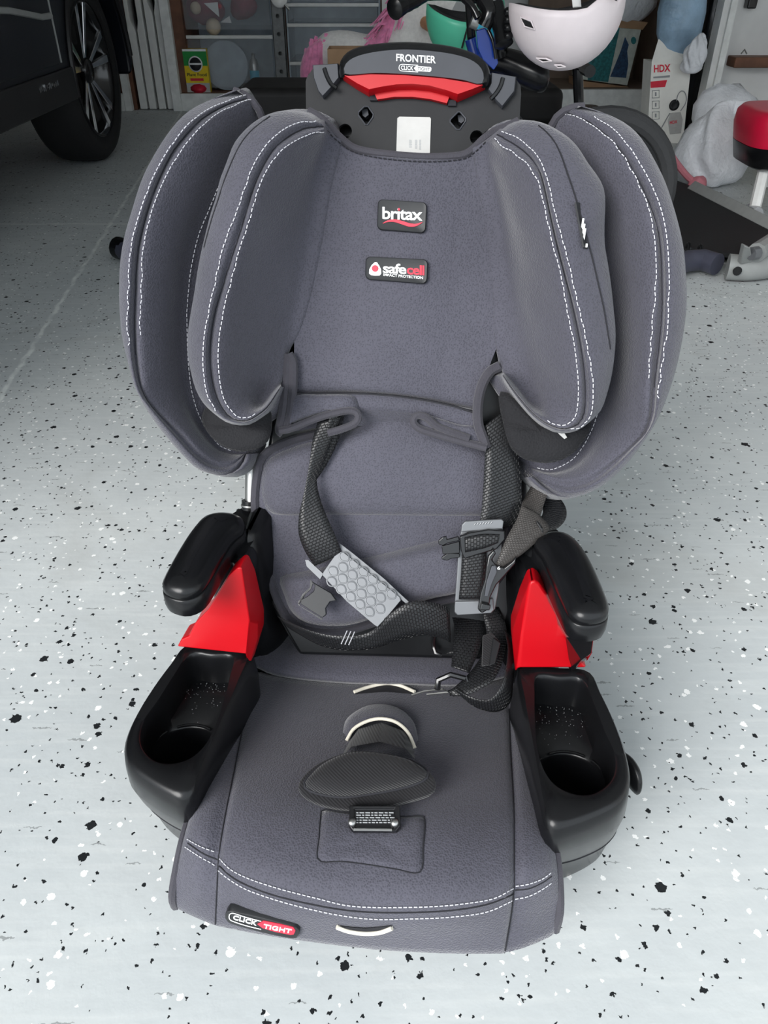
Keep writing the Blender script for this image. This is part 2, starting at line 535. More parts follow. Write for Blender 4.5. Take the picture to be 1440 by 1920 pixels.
    bn = N.new('ShaderNodeBump'); bn.inputs['Strength'].default_value = 0.12; bn.inputs['Distance'].default_value = 0.004
    Lk.new(noise(60, 6).outputs['Fac'], bn.inputs['Height']); Lk.new(bn.outputs[0], b.inputs['Normal'])
    return m

M['floor'] = floor_material()
M['wall'] = mat('white_garage_wall', (0.80, 0.80, 0.79), 0.85, noise=(3, 0.12), bump=('noise', 40, 0.2, 0.004))
M['ceil'] = mat('garage_ceiling', (0.72, 0.71, 0.69), 0.9, noise=(2, 0.1))
M['drive'] = mat('driveway_concrete', (0.13, 0.13, 0.128), 0.85, noise=(6, 0.15), bump=('noise', 50, 0.3, 0.003))

# ------------------------------------------------------------------ the garage shell (open door behind the camera)
GX0, GX1, GY0, GY1, GZ = -3.4, 2.9, -0.7, 6.55, 2.75
def slab(name, c, s, m):
    o = MB().box(c, s).build(name, m, smooth=False)
    return tag(o, kind='structure')
slab('floor', ((GX0 + GX1) / 2, (GY1 - 1.0) / 2, -0.05), (GX1 - GX0, GY1 + 1.0, 0.1), M['floor'])
slab('driveway', (0, -6.0, -0.06), (14, 10, 0.1), M['drive'])
slab('wall_left', (GX0 - 0.05, (GY0 + GY1) / 2, GZ / 2), (0.1, GY1 - GY0, GZ), M['wall'])
slab('wall_right', (GX1 + 0.05, (GY0 + GY1) / 2, GZ / 2), (0.1, GY1 - GY0, GZ), M['wall'])
slab('wall_back', ((GX0 + GX1) / 2, GY1 + 0.05, GZ / 2), (GX1 - GX0 + .2, 0.1, GZ), M['wall'])
slab('ceiling', ((GX0 + GX1) / 2, (GY0 + GY1) / 2, GZ + 0.05), (GX1 - GX0 + .2, GY1 - GY0, 0.1), M['ceil'])
slab('wall_front', ((GX0 + GX1) / 2, GY0 + .05, GZ - 0.17), (GX1 - GX0, 0.1, 0.34), M['wall'])

# ================================================================== the child car seat
seat = thing('child_car_seat', 'grey and black child car seat with red arm supports on garage floor', 'car seat',
             (SEAT_O[0], SEAT_O[1], 0), -SEAT_YAW)

BVHS = {}
def keep(key, o):
    me = o.data
    BVHS[key] = BVHTree.FromPolygons([v.co.copy() for v in me.vertices], [tuple(p.vertices) for p in me.polygons])
    return o

def hit(keys, u, v):
    e = lray(u, v); best = None
    for k in keys:
        r = BVHS[k].ray_cast(Vector(CAM_L), Vector(e).normalized())
        if r[0] is not None and (best is None or r[3] < best[2]):
            n = np.array(r[1]); 
            if np.dot(n, e) > 0: n = -n
            best = (np.array(r[0]), n, r[3])
    return best

def drape(keys, pts, off=0.0008, step=2.0):
    p = np.array(pts, float)
    L = np.linalg.norm(np.diff(p, axis=0), axis=1).sum()
    q = spline(p, max(4, int(L / step))) if len(p) > 2 else poly(p, max(4, int(L / step)))
    P, Nn = [], []
    for u, v in q:
        h = hit(keys, u, v)
        if h is not None:
            P.append(h[0] + h[1] * off); Nn.append(h[1])
    P, Nn = np.array(P), np.array(Nn)
    if len(P) > 24:                                     # even out faceting of the surface below
        k = 9; w = np.ones(k) / k
        Q = np.vstack([np.repeat(P[:1], k // 2, 0), P, np.repeat(P[-1:], k // 2, 0)])
        S_ = np.stack([np.convolve(Q[:, i], w, 'valid') for i in range(3)], 1)
        S_[:k // 2] = P[:k // 2]; S_[-(k // 2):] = P[-(k // 2):]
        P = S_ + Nn * .0004
    return P, Nn

def dashes(mb, P, Nn, on=0.0034, off=0.0017, w=0.00042, h=0.0005):
    if len(P) < 3: return
    L = np.concatenate([[0], np.cumsum(np.linalg.norm(np.diff(P, axis=0), axis=1))])
    s = 0.0
    while s + on < L[-1]:
        a = np.array([np.interp(s, L, P[:, k]) for k in range(3)])
        b = np.array([np.interp(s + on, L, P[:, k]) for k in range(3)])
        n = np.array([np.interp(s, L, Nn[:, k]) for k in range(3)])
        t = b - a
        if np.linalg.norm(t) < on * 2:
            sd = np.cross(t, n); sd = sd / max(np.linalg.norm(sd), 1e-9) * w
            up = n * h
            V = [a - sd, a + sd, b + sd, b - sd, a - sd * .6 + up, a + sd * .6 + up, b + sd * .6 + up, b - sd * .6 + up]
            mb.add(V, [(0, 1, 5, 4), (1, 2, 6, 5), (2, 3, 7, 6), (3, 0, 4, 7), (4, 5, 6, 7)])
        s += on + off

def stitch_part(keys, lines, parent, m='stitch', name='stitching', **kw):
    mb = MB()
    for ln in lines:
        P, Nn = drape(keys, ln)
        dashes(mb, P, Nn, **kw)
    o = mb.build(name, M[m], parent, smooth=False)
    o['kind'] = 'stuff'
    return o

def seam_part(keys, lines, parent, r=0.0011, m='thread_dark', name='seam', off=0.0):
    for ln in lines:
        P, Nn = drape(keys, ln, off, 4)
        if len(P) > 3:
            MB().tube(P, r, 6).build(name, M[m], parent)

def gprof(n, a, b, c):
    """depth factor along a curve: a at the top, b in the middle, c at the end"""
    s = np.linspace(0, 1, n)
    return np.interp(s, [0, .12, .3, .7, .88, 1], [a, a + (b - a) * .65, b, b, b + (c - b) * .45, c])

# ---------------- torso side wings (outer pair)
NW = 64
def wing(spec, back, g, key, name='side_wing', inward=1):
    rows = []
    for pts, d in spec:
        q = spline(pts, NW)
        rows.append(np.array([bp(u, v, d * gg) for (u, v), gg in zip(q, g)]))
    rows_b = []
    for pts, d, ux in back:
        q = spline(pts, NW)
        rows_b.append(np.array([bp(u + ux * inward, v, d) for (u, v) in q]))
    V, Fc = loft(rows + rows_b, 4, closed_r=True, caps_c=True)
    o = obj(name, V, Fc, M['fabric'], seat)
    keep(key, o)
    return o

LW0 = [(438, 170), (395, 187), (353, 210), (322, 242), (292, 287), (267, 336), (249, 391), (234, 443), (226, 492), (224, 546), (225, 586), (229, 631), (240, 680), (252, 723), (270, 760), (292, 793), (322, 830), (353, 864), (371, 879), (395, 888), (423, 890), (441, 883), (454, 870), (461, 851)]
LW1 = [(460, 180), (414, 196), (371, 220), (337, 254), (310, 294), (285, 342), (266, 394), (250, 449), (244, 495), (242, 540), (240, 592), (242, 647), (249, 698), (260, 735), (275, 757), (300, 788), (330, 823), (358, 854), (380, 872), (400, 880), (423, 883), (438, 877), (450, 866), (460, 850)]
LW2 = [(466, 184), (420, 199), (380, 222), (348, 254), (322, 288), (296, 342), (276, 398), (261, 458), (256, 500), (254, 546), (252, 607), (255, 671), (263, 720), (277, 752), (306, 786), (337, 818), (362, 845), (382, 862), (402, 872), (422, 875), (436, 871), (448, 862), (460, 850)]
LW3 = [(469, 187), (428, 203), (390, 227), (360, 258), (332, 295), (305, 346), (283, 404), (270, 462), (266, 505), (265, 552), (262, 622), (265, 683), (272, 730), (287, 757), (315, 785), (345, 812), (367, 836), (386, 853), (404, 864), (422, 868), (436, 866), (447, 859), (460, 850)]
LW4 = [(486, 208), (455, 250), (425, 310), (395, 382), (371, 440), (357, 501), (352, 545), (349, 592), (351, 671), (359, 738), (377, 790), (408, 833), (430, 845), (445, 850), (460, 851)]
LWm = [((a[0] * .5 + b[0] * .5), (a[1] + b[1]) / 2) for a, b in zip(spline(LW3, 24), spline(LW4, 24))]
LWr = [(490, 216), (480, 300), (460, 380), (450, 460), (445, 540), (445, 620), (455, 700), (470, 760), (480, 800), (490, 825), (495, 835)]
g1 = gprof(NW, .30, 1, .22)
wing([(LWr, .022), (LW4, .060), (LWm, .100), (LW3, .128), (LW2, .121), (LW1, .134), (LW0, .112)],
     [([(a + 6, b) for a, b in LW0], .05, 0), ([(a + 30, b - 2) for a, b in LW0], -.005, 0), ([(a + 4, b) for a, b in LWr], -.03, 0)], g1, 'lw')
RW0 = [(1095, 200), (1135, 213), (1172, 232), (1199, 257), (1224, 297), (1245, 339), (1260, 382), (1272, 425), (1280, 465), (1284, 510), (1286, 555), (1283, 601), (1273, 662), (1260, 714), (1242, 766), (1222, 805), (1199, 839), (1169, 876), (1135, 906), (1101, 925), (1068, 932), (1043, 928), (1019, 912), (1000, 894)]
RW1 = [(1075, 204), (1108, 218), (1135, 233), (1166, 260), (1190, 294), (1214, 336), (1233, 379), (1245, 425), (1251, 477), (1253, 535), (1252, 576), (1248, 637), (1240, 689), (1234, 744), (1226, 790), (1206, 822), (1188, 842), (1162, 870), (1131, 897), (1100, 915), (1068, 922), (1045, 918), (1020, 905), (1000, 890)]
RW2 = [(1064, 212), (1104, 229), (1144, 260), (1175, 301), (1199, 345), (1220, 388), (1234, 431), (1240, 480), (1242, 546), (1241, 592), (1236, 647), (1228, 714), (1224, 770), (1213, 808), (1195, 828), (1176, 846), (1155, 866), (1127, 889), (1098, 905), (1068, 911), (1046, 908), (1020, 897), (1000, 886)]
RW3 = [(1060, 215), (1092, 225), (1129, 251), (1159, 278), (1184, 321), (1202, 355), (1216, 394), (1225, 434), (1229, 486), (1230, 538), (1228, 561), (1223, 616), (1219, 671), (1214, 732), (1210, 784), (1198, 814), (1180, 834), (1150, 859), (1123, 879), (1096, 893), (1068, 900), (1046, 898), (1020, 890), (1000, 883)]
RW4 = [(1031, 240), (1062, 285), (1098, 350), (1120, 410), (1132, 470), (1142, 540), (1148, 600), (1150, 660), (1144, 715), (1124, 769), (1113, 802), (1092, 842), (1068, 867), (1031, 882), (994, 876)]
RWm = [((a[0] + b[0]) / 2, (a[1] + b[1]) / 2) for a, b in zip(spline(RW3, 24), spline(RW4, 24))]
RWr = [(1028, 246), (1035, 320), (1050, 400), (1058, 480), (1062, 560), (1060, 640), (1045, 720), (1020, 790), (985, 840), (965, 855)]
wing([(RWr, .022), (RW4, .060), (RWm, .100), (RW3, .128), (RW2, .121), (RW1, .134), (RW0, .112)],
     [([(a - 6, b) for a, b in RW0], .05, 0), ([(a - 30, b - 2) for a, b in RW0], -.005, 0), ([(a - 4, b) for a, b in RWr], -.03, 0)], g1, 'rw')

# ---------------- headrest wings (inner pair)
LH0 = [(600, 225), (576, 213), (545, 209), (518, 212), (493, 222), (475, 234), (457, 251), (441, 272), (432, 294), (423, 318), (414, 342), (408, 370), (398, 400), (389, 434), (380, 471), (373, 507), (367, 546), (359, 592), (354, 628), (354, 665), (359, 695), (368, 729), (383, 757), (405, 778), (426, 792), (447, 797), (466, 796), (487, 784), (505, 769), (518, 744), (527, 726)]
LH2 = [(603, 232), (588, 229), (564, 231), (536, 242), (509, 263), (484, 297), (469, 327), (454, 370), (438, 413), (423, 455), (411, 498), (403, 538), (398, 560), (389, 605), (383, 650), (383, 689), (388, 729), (399, 761), (416, 781), (432, 789), (448, 793), (466, 791), (486, 780), (503, 765), (517, 742), (527, 725)]
LH3 = [(606, 238), (594, 238), (567, 242), (539, 257), (512, 281), (493, 312), (478, 345), (466, 382), (454, 425), (438, 474), (426, 510), (417, 540), (403, 586), (395, 637), (394, 683), (399, 720), (409, 752), (424, 776), (437, 785), (450, 789), (466, 788), (485, 777), (502, 763), (517, 741), (527, 724)]
LH4 = [(608, 243), (605, 246), (579, 252), (546, 269), (519, 290), (499, 321), (484, 352), (472, 394), (460, 431), (444, 483), (435, 517), (425, 555), (414, 610), (409, 659), (411, 708), (418, 744), (430, 767), (440, 779), (452, 784), (465, 784), (484, 774), (501, 760), (516, 739), (527, 723)]
LHa = [(611, 248), (590, 275), (560, 315), (538, 360), (520, 410), (502, 470), (490, 530), (478, 600), (472, 650), (473, 700), (478, 735), (488, 755), (500, 750), (513, 735), (526, 722)]
LHb = [(620, 252), (605, 285), (590, 340), (578, 410), (566, 480), (553, 550), (540, 620), (537, 650), (537, 665), (536, 680), (534, 695), (531, 708), (527, 720)]
LHc = [(640, 262), (632, 300), (620, 350), (608, 420), (595, 490), (580, 560), (562, 620), (548, 646), (541, 662), (538, 680), (535, 695), (532, 708), (528, 720)]
g2 = gprof(NW, .55, 1, .75)
def hwing(rows_px, key, sgn):
    rows = []
    for pts, d, gg in rows_px:
        q = spline(pts, NW)
        rows.append(np.array([bp(u, v, d * k if gg else d) for (u, v), k in zip(q, g2)]))
    b0 = [bp(u + sgn * 4, v, .075 * k) for (u, v), k in zip(spline(rows_px[-1][0], NW), g2)]
    b1 = [bp(u + sgn * 30, v, .045 * k) for (u, v), k in zip(spline(rows_px[-1][0], NW), g2)]
    b2 = [bp(u, v, .028) for (u, v) in spline(rows_px[0][0], NW)]
    V, Fc = loft(rows + [np.array(b0), np.array(b1), np.array(b2)], 4, closed_r=True, caps_c=True)
    o = obj('head_wing', V, Fc, M['fabric'], seat)
    keep(key, o)
    return o
lhw = hwing([(LHc, .0415, 0), (LHb, .050, 0), (LHa, .105, 1), (LH4, .155, 1), (LH3, .148, 1), (LH2, .158, 1), (LH0, .130, 1)], 'lh', 1)
RH0 = [(945, 242), (960, 233), (979, 228), (1000, 229), (1025, 237), (1049, 251), (1068, 266), (1083, 284), (1098, 309), (1113, 330), (1124, 349), (1129, 367), (1130, 394), (1129, 425), (1130, 462), (1135, 492), (1141, 530), (1147, 582), (1151, 628), (1149, 671), (1144, 708), (1135, 744), (1126, 769), (1110, 787), (1086, 805), (1062, 812), (1040, 810), (1019, 799), (997, 781), (976, 757), (958, 732), (941, 705)]
RH2 = [(938, 247), (955, 251), (976, 264), (1000, 284), (1016, 309), (1027, 342), (1037, 382), (1049, 431), (1062, 480), (1072, 522), (1080, 558), (1092, 607), (1101, 656), (1109, 699), (1110, 744), (1105, 780), (1094, 795), (1078, 804), (1060, 808), (1040, 805), (1019, 794), (997, 777), (977, 754), (959, 730), (942, 704)]
RH3 = [(932, 253), (952, 263), (976, 278), (997, 297), (1013, 324), (1022, 358), (1031, 400), (1043, 455), (1062, 529), (1071, 561), (1086, 631), (1095, 689), (1098, 744), (1095, 778), (1085, 795), (1072, 801), (1057, 804), (1040, 800), (1019, 790), (998, 773), (978, 751), (960, 728), (943, 703)]
RH4 = [(926, 258), (948, 277), (976, 295), (994, 315), (1007, 332), (1016, 364), (1027, 410), (1040, 465), (1055, 526), (1062, 567), (1074, 628), (1082, 683), (1085, 738), (1082, 773), (1074, 790), (1065, 796), (1054, 799), (1039, 796), (1019, 786), (998, 770), (979, 748), (961, 726), (944, 702)]
RHa = [(918, 262), (936, 300), (958, 350), (974, 410), (988, 470), (1000, 530), (1008, 600), (1014, 650), (1016, 700), (1012, 740), (1004, 752), (990, 750), (975, 735), (960, 718), (946, 700)]
RHb = [(905, 268), (920, 320), (935, 380), (945, 440), (953, 500), (957, 560), (952, 620), (944, 660), (938, 680), (938, 688), (940, 694), (943, 699)]
RHc = [(885, 278), (895, 330), (905, 390), (915, 450), (922, 510), (926, 570), (927, 630), (932, 660), (935, 680), (937, 688), (939, 693), (942, 698)]
rhw = hwing([(RHc, .0415, 0), (RHb, .050, 0), (RHa, .105, 1), (RH4, .155, 1), (RH3, .148, 1), (RH2, .158, 1), (RH0, .130, 1)], 'rh', -1)

# ---------------- headrest centre panel
top_edge = [(600, 222), (618, 240), (640, 262), (662, 279), (690, 287), (720, 291), (760, 295), (800, 297), (840, 296), (870, 292), (888, 281), (905, 264), (925, 250), (945, 242)]
rows = []
NC = 41
T = spline(top_edge, NC)
Bt = spline([(545, 740), (600, 738), (660, 736), (740, 742), (810, 752), (860, 762), (905, 772)], NC)
for k, w in enumerate((-.012, 0, .01, .04, .12, .25, .4, .55, .7, .82, .9, .95, .985, 1.0)):
    r = []
    for i in range(NC):
        a, b = T[i], Bt[i]
        x = i / (NC - 1) * 2 - 1
        dd = 0.040 + 0.004 * math.cos(x * math.pi) + 0.012 * max(0, abs(x) - .55) ** 1
        if k == 0: dd -= 0.018
        if k == 1: dd -= 0.006
        if w > .93: dd -= 0.004 * (w - .93) / .07
        if k == 13: dd -= 0.008
        du = max(0, 1 - ((w - .45) / .40) ** 4) * (34 * max(0, (x - .6) / .4) - 12 * max(0, (-x - .6) / .4))
        r.append(bp(a[0] + (b[0] - a[0]) * w + du, a[1] + (b[1] - a[1]) * w, dd))
    rows.append(np.array(r))
V, Fc = loft(rows, 2)
head = keep('hc', obj('headrest_panel', V, Fc, M['fabric'], seat))
# piping along the top opening of the cover
P = np.array([bp(u, v - 2, .038) for u, v in spline([(578, 210)] + top_edge + [(972, 229)], 60)])
MB().tube(P, 0.0042, 8).build('cover_binding', M['binding'], seat)
stitch_part(['hc', 'lh', 'rh'], [[(612, 246), (640, 271), (664, 286), (720, 298), (800, 304), (868, 299), (888, 288), (912, 266)]], seat, m='thread_dark', w=.0006)

# pale stitching on both pairs of wings
def cut(pts, a, b):
    q = spline(pts, 200); return [tuple(p) for p in q[int(a * 199):int(b * 199):6]]
stitch_part(['lw'], [cut(LW1, .0, .63), cut(LW3, .0, .62)], seat)
stitch_part(['rw'], [cut(RW1, .05, .66), cut(RW3, .0, .66)], seat)
stitch_part(['lh'], [cut(LH2, .02, .82), cut(LH4, .01, .93)], seat)
stitch_part(['rh'], [cut(RH2, .01, .80), cut(RH4, .01, .86)], seat)
stitch_part(['lw'], [cut(LW4, .22, 1.0)], seat, w=.0004)
stitch_part(['rw'], [cut(RW4, .30, 1.0)], seat, w=.0004)
seam_part(['lw'], [cut(LW2, .0, .64)], seat, r=.0007)
seam_part(['rw'], [cut(RW2, .0, .66)], seat, r=.0007)
seam_part(['lh'], [cut(LH3, .0, .88), [(506, 219), (475, 242), (454, 266), (438, 297), (423, 333), (411, 370), (396, 416), (383, 464)]], seat, r=.0007)
seam_part(['rh'], [cut(RH3, .0, .86), [(1010, 236), (1031, 254), (1049, 284), (1062, 321), (1077, 364), (1090, 410), (1104, 460), (1114, 500), (1123, 540), (1130, 570), (1137, 610), (1144, 655)]], seat, r=.0007)
# edge bindings at the tops of the outer wings
MB().tube([bp(u, v, d) for u, v, d in ((438, 170, .036), (458, 178, .036), (474, 190, .034), (485, 205, .03), (491, 219, .024), (492, 240, .02))], .004, 8).build('wing_binding', M['binding'], seat)
MB().tube([bp(u, v, d) for u, v, d in ((1096, 200, .036), (1078, 201, .036), (1058, 208, .034), (1044, 220, .03), (1032, 240, .024), (1030, 262, .02))], .004, 8).build('wing_binding', M['binding'], seat)
# dark ribbed mesh panels low inside the outer wings
for out, key in (([(383, 768), (378, 788), (390, 812), (410, 832), (432, 843), (452, 847), (478, 843), (498, 832), (506, 815), (508, 780), (500, 760), (470, 770), (430, 772), (400, 758)], 'lw'),
                 ([(1108, 790), (1103, 812), (1088, 836), (1066, 856), (1034, 868), (1000, 866), (978, 858), (958, 840), (945, 800), (935, 740), (950, 735), (985, 770), (1020, 800), (1060, 806)], 'rw')):
    q = spline(out, 36, True)
    V, Fc = pillow([bp(u, v, .062 + .01 * (v > 800)) for u, v in q], .006, BN, back=.008, rows=5)
    obj('mesh_panel', V, Fc, M['fabric_dark'], seat)

# ---------------- printed patches on the headrest
def patch(name, quad, rad_px, key, th=0.0028, m='patch'):
    (x0, y0), (x1, y1), (x2, y2), (x3, y3) = quad           # tl, tr, br, bl
    h = hit(key, (x0 + x2) / 2, (y0 + y2) / 2)
    p, n = h[0] + h[1] * 0.001, h[1]
    c = [pp(u, v, p, n) for u, v in quad]
    w, hh = np.linalg.norm(c[1] - c[0]), np.linalg.norm(c[3] - c[0])
    rr = round_rect(1, hh / w, rad_px / np.linalg.norm(np.subtract(quad[1], quad[0])))
    def at(a, b): 
        fx, fy = a + .5, .5 - b / (hh / w)
        return (c[0] * (1 - fx) + c[1] * fx) * (1 - fy) + (c[3] * (1 - fx) + c[2] * fx) * fy
    loop = [at(a, b) for a, b in rr]
    ctr = sum(loop) / len(loop)
    L0 = [q - n * .004 for q in loop]; L1 = [q + n * th * .6 for q in loop]; L2 = [ctr + (q - ctr) * .97 + n * th for q in loop]
    L3 = [ctr + (q - ctr) * .94 + n * th * .9 for q in loop]
    V, Fc = loft([np.array(L0), np.array(L1), np.array(L2), np.array(L3)], 1, False, True, cap=True)
    o = obj(name, V, Fc, M[m], seat, angle=40)
    return o, p + n * th * .9, n

def print_on(parent, body, bl, br, tl, p, n, m, bold=0.0, spacing=1.0, name='lettering', depth=.0006, shear=0):
    return text_on(name, body, pp(*bl, p, n), pp(*br, p, n), pp(*tl, p, n), n, M[m], parent, bold, spacing, depth, shear)

def band_on(parent, pts, w0, p, n, m, name='swoosh', depth=.0008):
    """flat printed stroke through pixel points with widths (px)"""
    q = spline([(a, b, c) for a, b, c in pts], 40)
    up, dn = [], []
    for i in range(len(q)):
        t = q[min(i + 1, len(q) - 1)][:2] - q[max(i - 1, 0)][:2]; t = t / np.linalg.norm(t)
        s = np.array((-t[1], t[0])) * q[i][2] * w0 / 2
        up.append(pp(*(q[i][:2] - s), p, n) + n * depth); dn.append(pp(*(q[i][:2] + s), p, n) + n * depth)
    V, Fc = loft([np.array(up), np.array(dn)])
    return obj(name, V, Fc, M[m], parent, smooth=False)

def shape_on(parent, loop, p, n, m, name='emblem', depth=.0008):
    L = [pp(u, v, p, n) for u, v in loop]
    mb = MB(); mb.prism(L, n * depth)
    return mb.build(name, M[m], parent, smooth=False)

pa, p, n = patch('brand_patch', [(709, 374), (801, 380), (798, 438), (707, 431)], 9, ['hc'])
tag(pa, 'small black patch with white lettering over a red wave')
print_on(pa, 'britax', (717, 411), (792, 414), (717, 388), p, n, 'white', .018, .92)
shape_on(pa, [(748 + 2.4 * math.cos(a * .7), 393 + 2.4 * math.sin(a * .7)) for a in range(9)], p, n + 0, 'redprint', 'red_dot', .0012)
band_on(pa, [(718, 419, .6), (727, 415, 2.4), (740, 414, 4.2), (755, 418, 5.2), (768, 422, 5.2), (780, 422, 3.6), (792, 417, .6)], 1.2, p, n, 'redprint')
pb, p, n = patch('impact_patch', [(686, 481), (803, 487), (801, 533), (685, 524)], 9, ['hc'])
tag(pb, 'black patch with white and red lettering and a drop emblem')
print_on(pb, 'safe', (718, 512), (762, 514.5), (718, 493), p, n, 'white', .02, .9)
print_on(pb, 'cell', (763, 514.5), (795.5, 516.5), (763, 496), p, n, 'redprint', .02, .9)
print_on(pb, 'IMPACT PROTECTION', (719, 517.5), (793, 523.5), (719, 512.5), p, n, 'white', .02)
ring = [(703, 491.5), (697, 497), (692.5, 505), (692, 513), (696, 516), (704, 517), (712, 516.5), (715, 513), (714.5, 505), (711, 498), (707, 492)]
shape_on(pb, ring, p, n, 'white', 'drop_emblem', .0005)
shape_on(pb, [(703.5 + 6.3 * math.cos(a * math.pi / 9), 503.5 + 6.3 * math.sin(a * math.pi / 9)) for a in range(18)], p, n, 'redprint', 'red_dot', .0010)
# fabric tag sewn in the right head wing seam
h0 = hit(['rh'], 1088, 380); h1 = hit(['rh'], 1104, 464)
a, b = h0[0], h1[0]; n = (h0[1] + h1[1]) / 2; sd = np.array((-.55, -.8, .25)) * .010
mb = MB(); mb.prism([a, a + sd * .9, b + sd, b + sd * .2 + (b - a) * .03], np.cross(b - a, sd) / np.linalg.norm(np.cross(b - a, sd)) * .0016)
tg = mb.build('fabric_tag', M['patch'], seat, smooth=False)
tag(tg, 'small black woven tag with white mark')
q = [a + (b - a) * f for f in (.55, .66, .78, .88)]
mb = MB()
for f, g in ((.50, .72), (.62, .90), (.72, .95), (.97, 1.0)):
    c = a + (b - a) * f + sd * .55
    mb.box(c + n * .0015 + sd * .1, (.0016, .0016, .010 if f < .9 else .003))
mb.build('tag_print', M['white'], tg, smooth=False)

# ---------------- headrest top shell with handle
shell_px = [(573, 152), (577, 142), (588, 127), (612, 124), (640, 123), (700, 120), (770, 120), (850, 126), (915, 139), (945, 143), (967, 148), (976, 160), (977, 176), (974, 228), (962, 260), (930, 330), (620, 320), (590, 260), (574, 216)]
q = [bp(u, v, .012) for u, v in shell_px]
mb = MB()
holes = []
def plate_with_holes(outer, holes_, d, th):
    """flat plate on the back plane, real holes cut through"""
    bm = bmesh.new()
    def ring_(loop, dd):
        vs = [bm.verts.new(tuple(bp(u, v, dd))) for u, v in loop]
        es = [bm.edges.new((vs[i], vs[(i + 1) % len(vs)])) for i in range(len(vs))]
        return vs, es
    allr = []
    edges = []
    for lp in [outer] + holes_:
        vs, es = ring_(lp, d); edges += es; allr.append((lp, vs))
    r = bmesh.ops.triangle_fill(bm, use_beauty=True, use_dissolve=False, edges=edges)
    faces = [f for f in r['geom'] if isinstance(f, bmesh.types.BMFace)]
    ex = bmesh.ops.extrude_face_region(bm, geom=faces)
    vs2 = [g for g in ex['geom'] if isinstance(g, bmesh.types.BMVert)]
    bmesh.ops.translate(bm, verts=vs2, vec=tuple(-BN * th))
    bmesh.ops.recalc_face_normals(bm, faces=bm.faces)
    bm.verts.index_update()
    V = [tuple(v.co) for v in bm.verts]; Fc = [tuple(v.index for v in f.verts) for f in bm.faces]
    bm.free()
    return V, Fc
dia1 = [(683, 200), (690, 199.5), (700, 214), (699, 220), (689, 234), (685, 234), (672, 216), (672, 210)]
dia2 = [(859, 210), (863, 210), (873, 222), (873, 227), (862, 243), (856, 243), (844, 229), (844, 224)]
cir1 = [(647 + 13 * math.cos(a * math.pi / 8), 246 + 14 * math.sin(a * math.pi / 8)) for a in range(16)]
cir2 = [(894 + 13 * math.cos(a * math.pi / 8), 258 + 14 * math.sin(a * math.pi / 8)) for a in range(16)]
V, Fc = plate_with_holes(shell_px, [dia1, dia2, cir1, cir2], .012, .006)
shell = obj('headrest_shell', V, Fc, M['plastic_grey'], seat, smooth=False)
keep('sh', shell)
# darker inner wall seen through the holes, with catch tabs
mb = MB(); mb.prism([bp(u, v, -.012) for u, v in ((585, 150), (965, 160), (965, 330), (590, 320))], -BN * .004)
mb.build('inner_wall', M['plastic'], seat, smooth=False)
for u, v in ((684, 211), (864, 222)):
    mb = MB(); mb.prism([bp(u + a, v + b, .004) for a, b in ((-6, -6), (5, -7), (7, 4), (1, 9), (-4, 6))], -BN * .01)
    mb.build('catch_tab', M['plastic_mid'], shell, smooth=False)
# raised rim around the diamonds
for d in (dia1, dia2):
    MB().tube([bp(u, v, .0125) for u, v in d], .0008, 6, closed=True).build('hole_rim', M['plastic_mid'], shell)
# corner grips with a groove
for poly_, in (([(588, 126), (636, 123), (638, 150), (622, 170), (607, 186), (599, 176), (590, 150)],), ([(921, 140), (967, 148), (964, 176), (941, 205), (929, 193), (914, 172), (920, 160)],)):
    lo = [bp(u, v, .0125) for u, v in poly_]; c = sum(lo) / len(lo)
    V, Fc = loft([np.array(lo) - BN * .004, np.array(lo) + BN * .006, np.array([c + (q - c) * .93 for q in lo]) + BN * .008], 1, False, True, cap=True)
    obj('corner_grip', V, Fc, M['plastic_mid'], seat, angle=30)
for a in ([(608, 128), (613, 143), (621, 158), (631, 166)], [(943, 146), (939, 160), (931, 174), (920, 186)]):
    MB().tube([bp(u, v, .0215) for u, v in spline(a, 10)], .0022, 6).build('grip_groove', M['plastic'], seat)
# red release lever under the handle
red1 = [(643, 147), (690, 143), (760, 145), (830, 151), (910, 164), (885, 176), (857, 188), (838, 180), (805, 171), (773, 168), (745, 169), (718, 173), (692, 178), (668, 164)]
lo = np.array([bp(u, v, .020) for u, v in red1]); c = lo.mean(0)
cc = np.array([bp(u, v, .020) for u, v in [(648, 148), (690, 146), (760, 148), (830, 154), (904, 166), (884, 174), (858, 183), (838, 176), (805, 167), (773, 164), (745, 165), (718, 169), (694, 174), (672, 163)]])
V, Fc = loft([lo - BN * .010, lo + BN * .006, cc + BN * .011], 1, False, True, cap=True)
obj('release_lever', V, Fc, M['red'], seat, angle=30)
red2 = [(700, 172), (730, 168), (773, 165), (810, 168), (845, 177), (838, 197), (806, 189), (773, 185), (740, 185), (708, 190)]
mb = MB(); mb.prism([bp(u, v, .013) for u, v in red2], BN * .006)
mb.build('release_slide', M['red'], seat, smooth=False)
for u, v in ((702, 184), (848, 194)):
    mb = MB(); mb.prism([bp(u + a, v + b, .013) for a, b in ((-8, -5), (7, -5), (7, 6), (-8, 6))], BN * .003); mb.build('guide_clip', M['thread_dark'], seat, smooth=False)
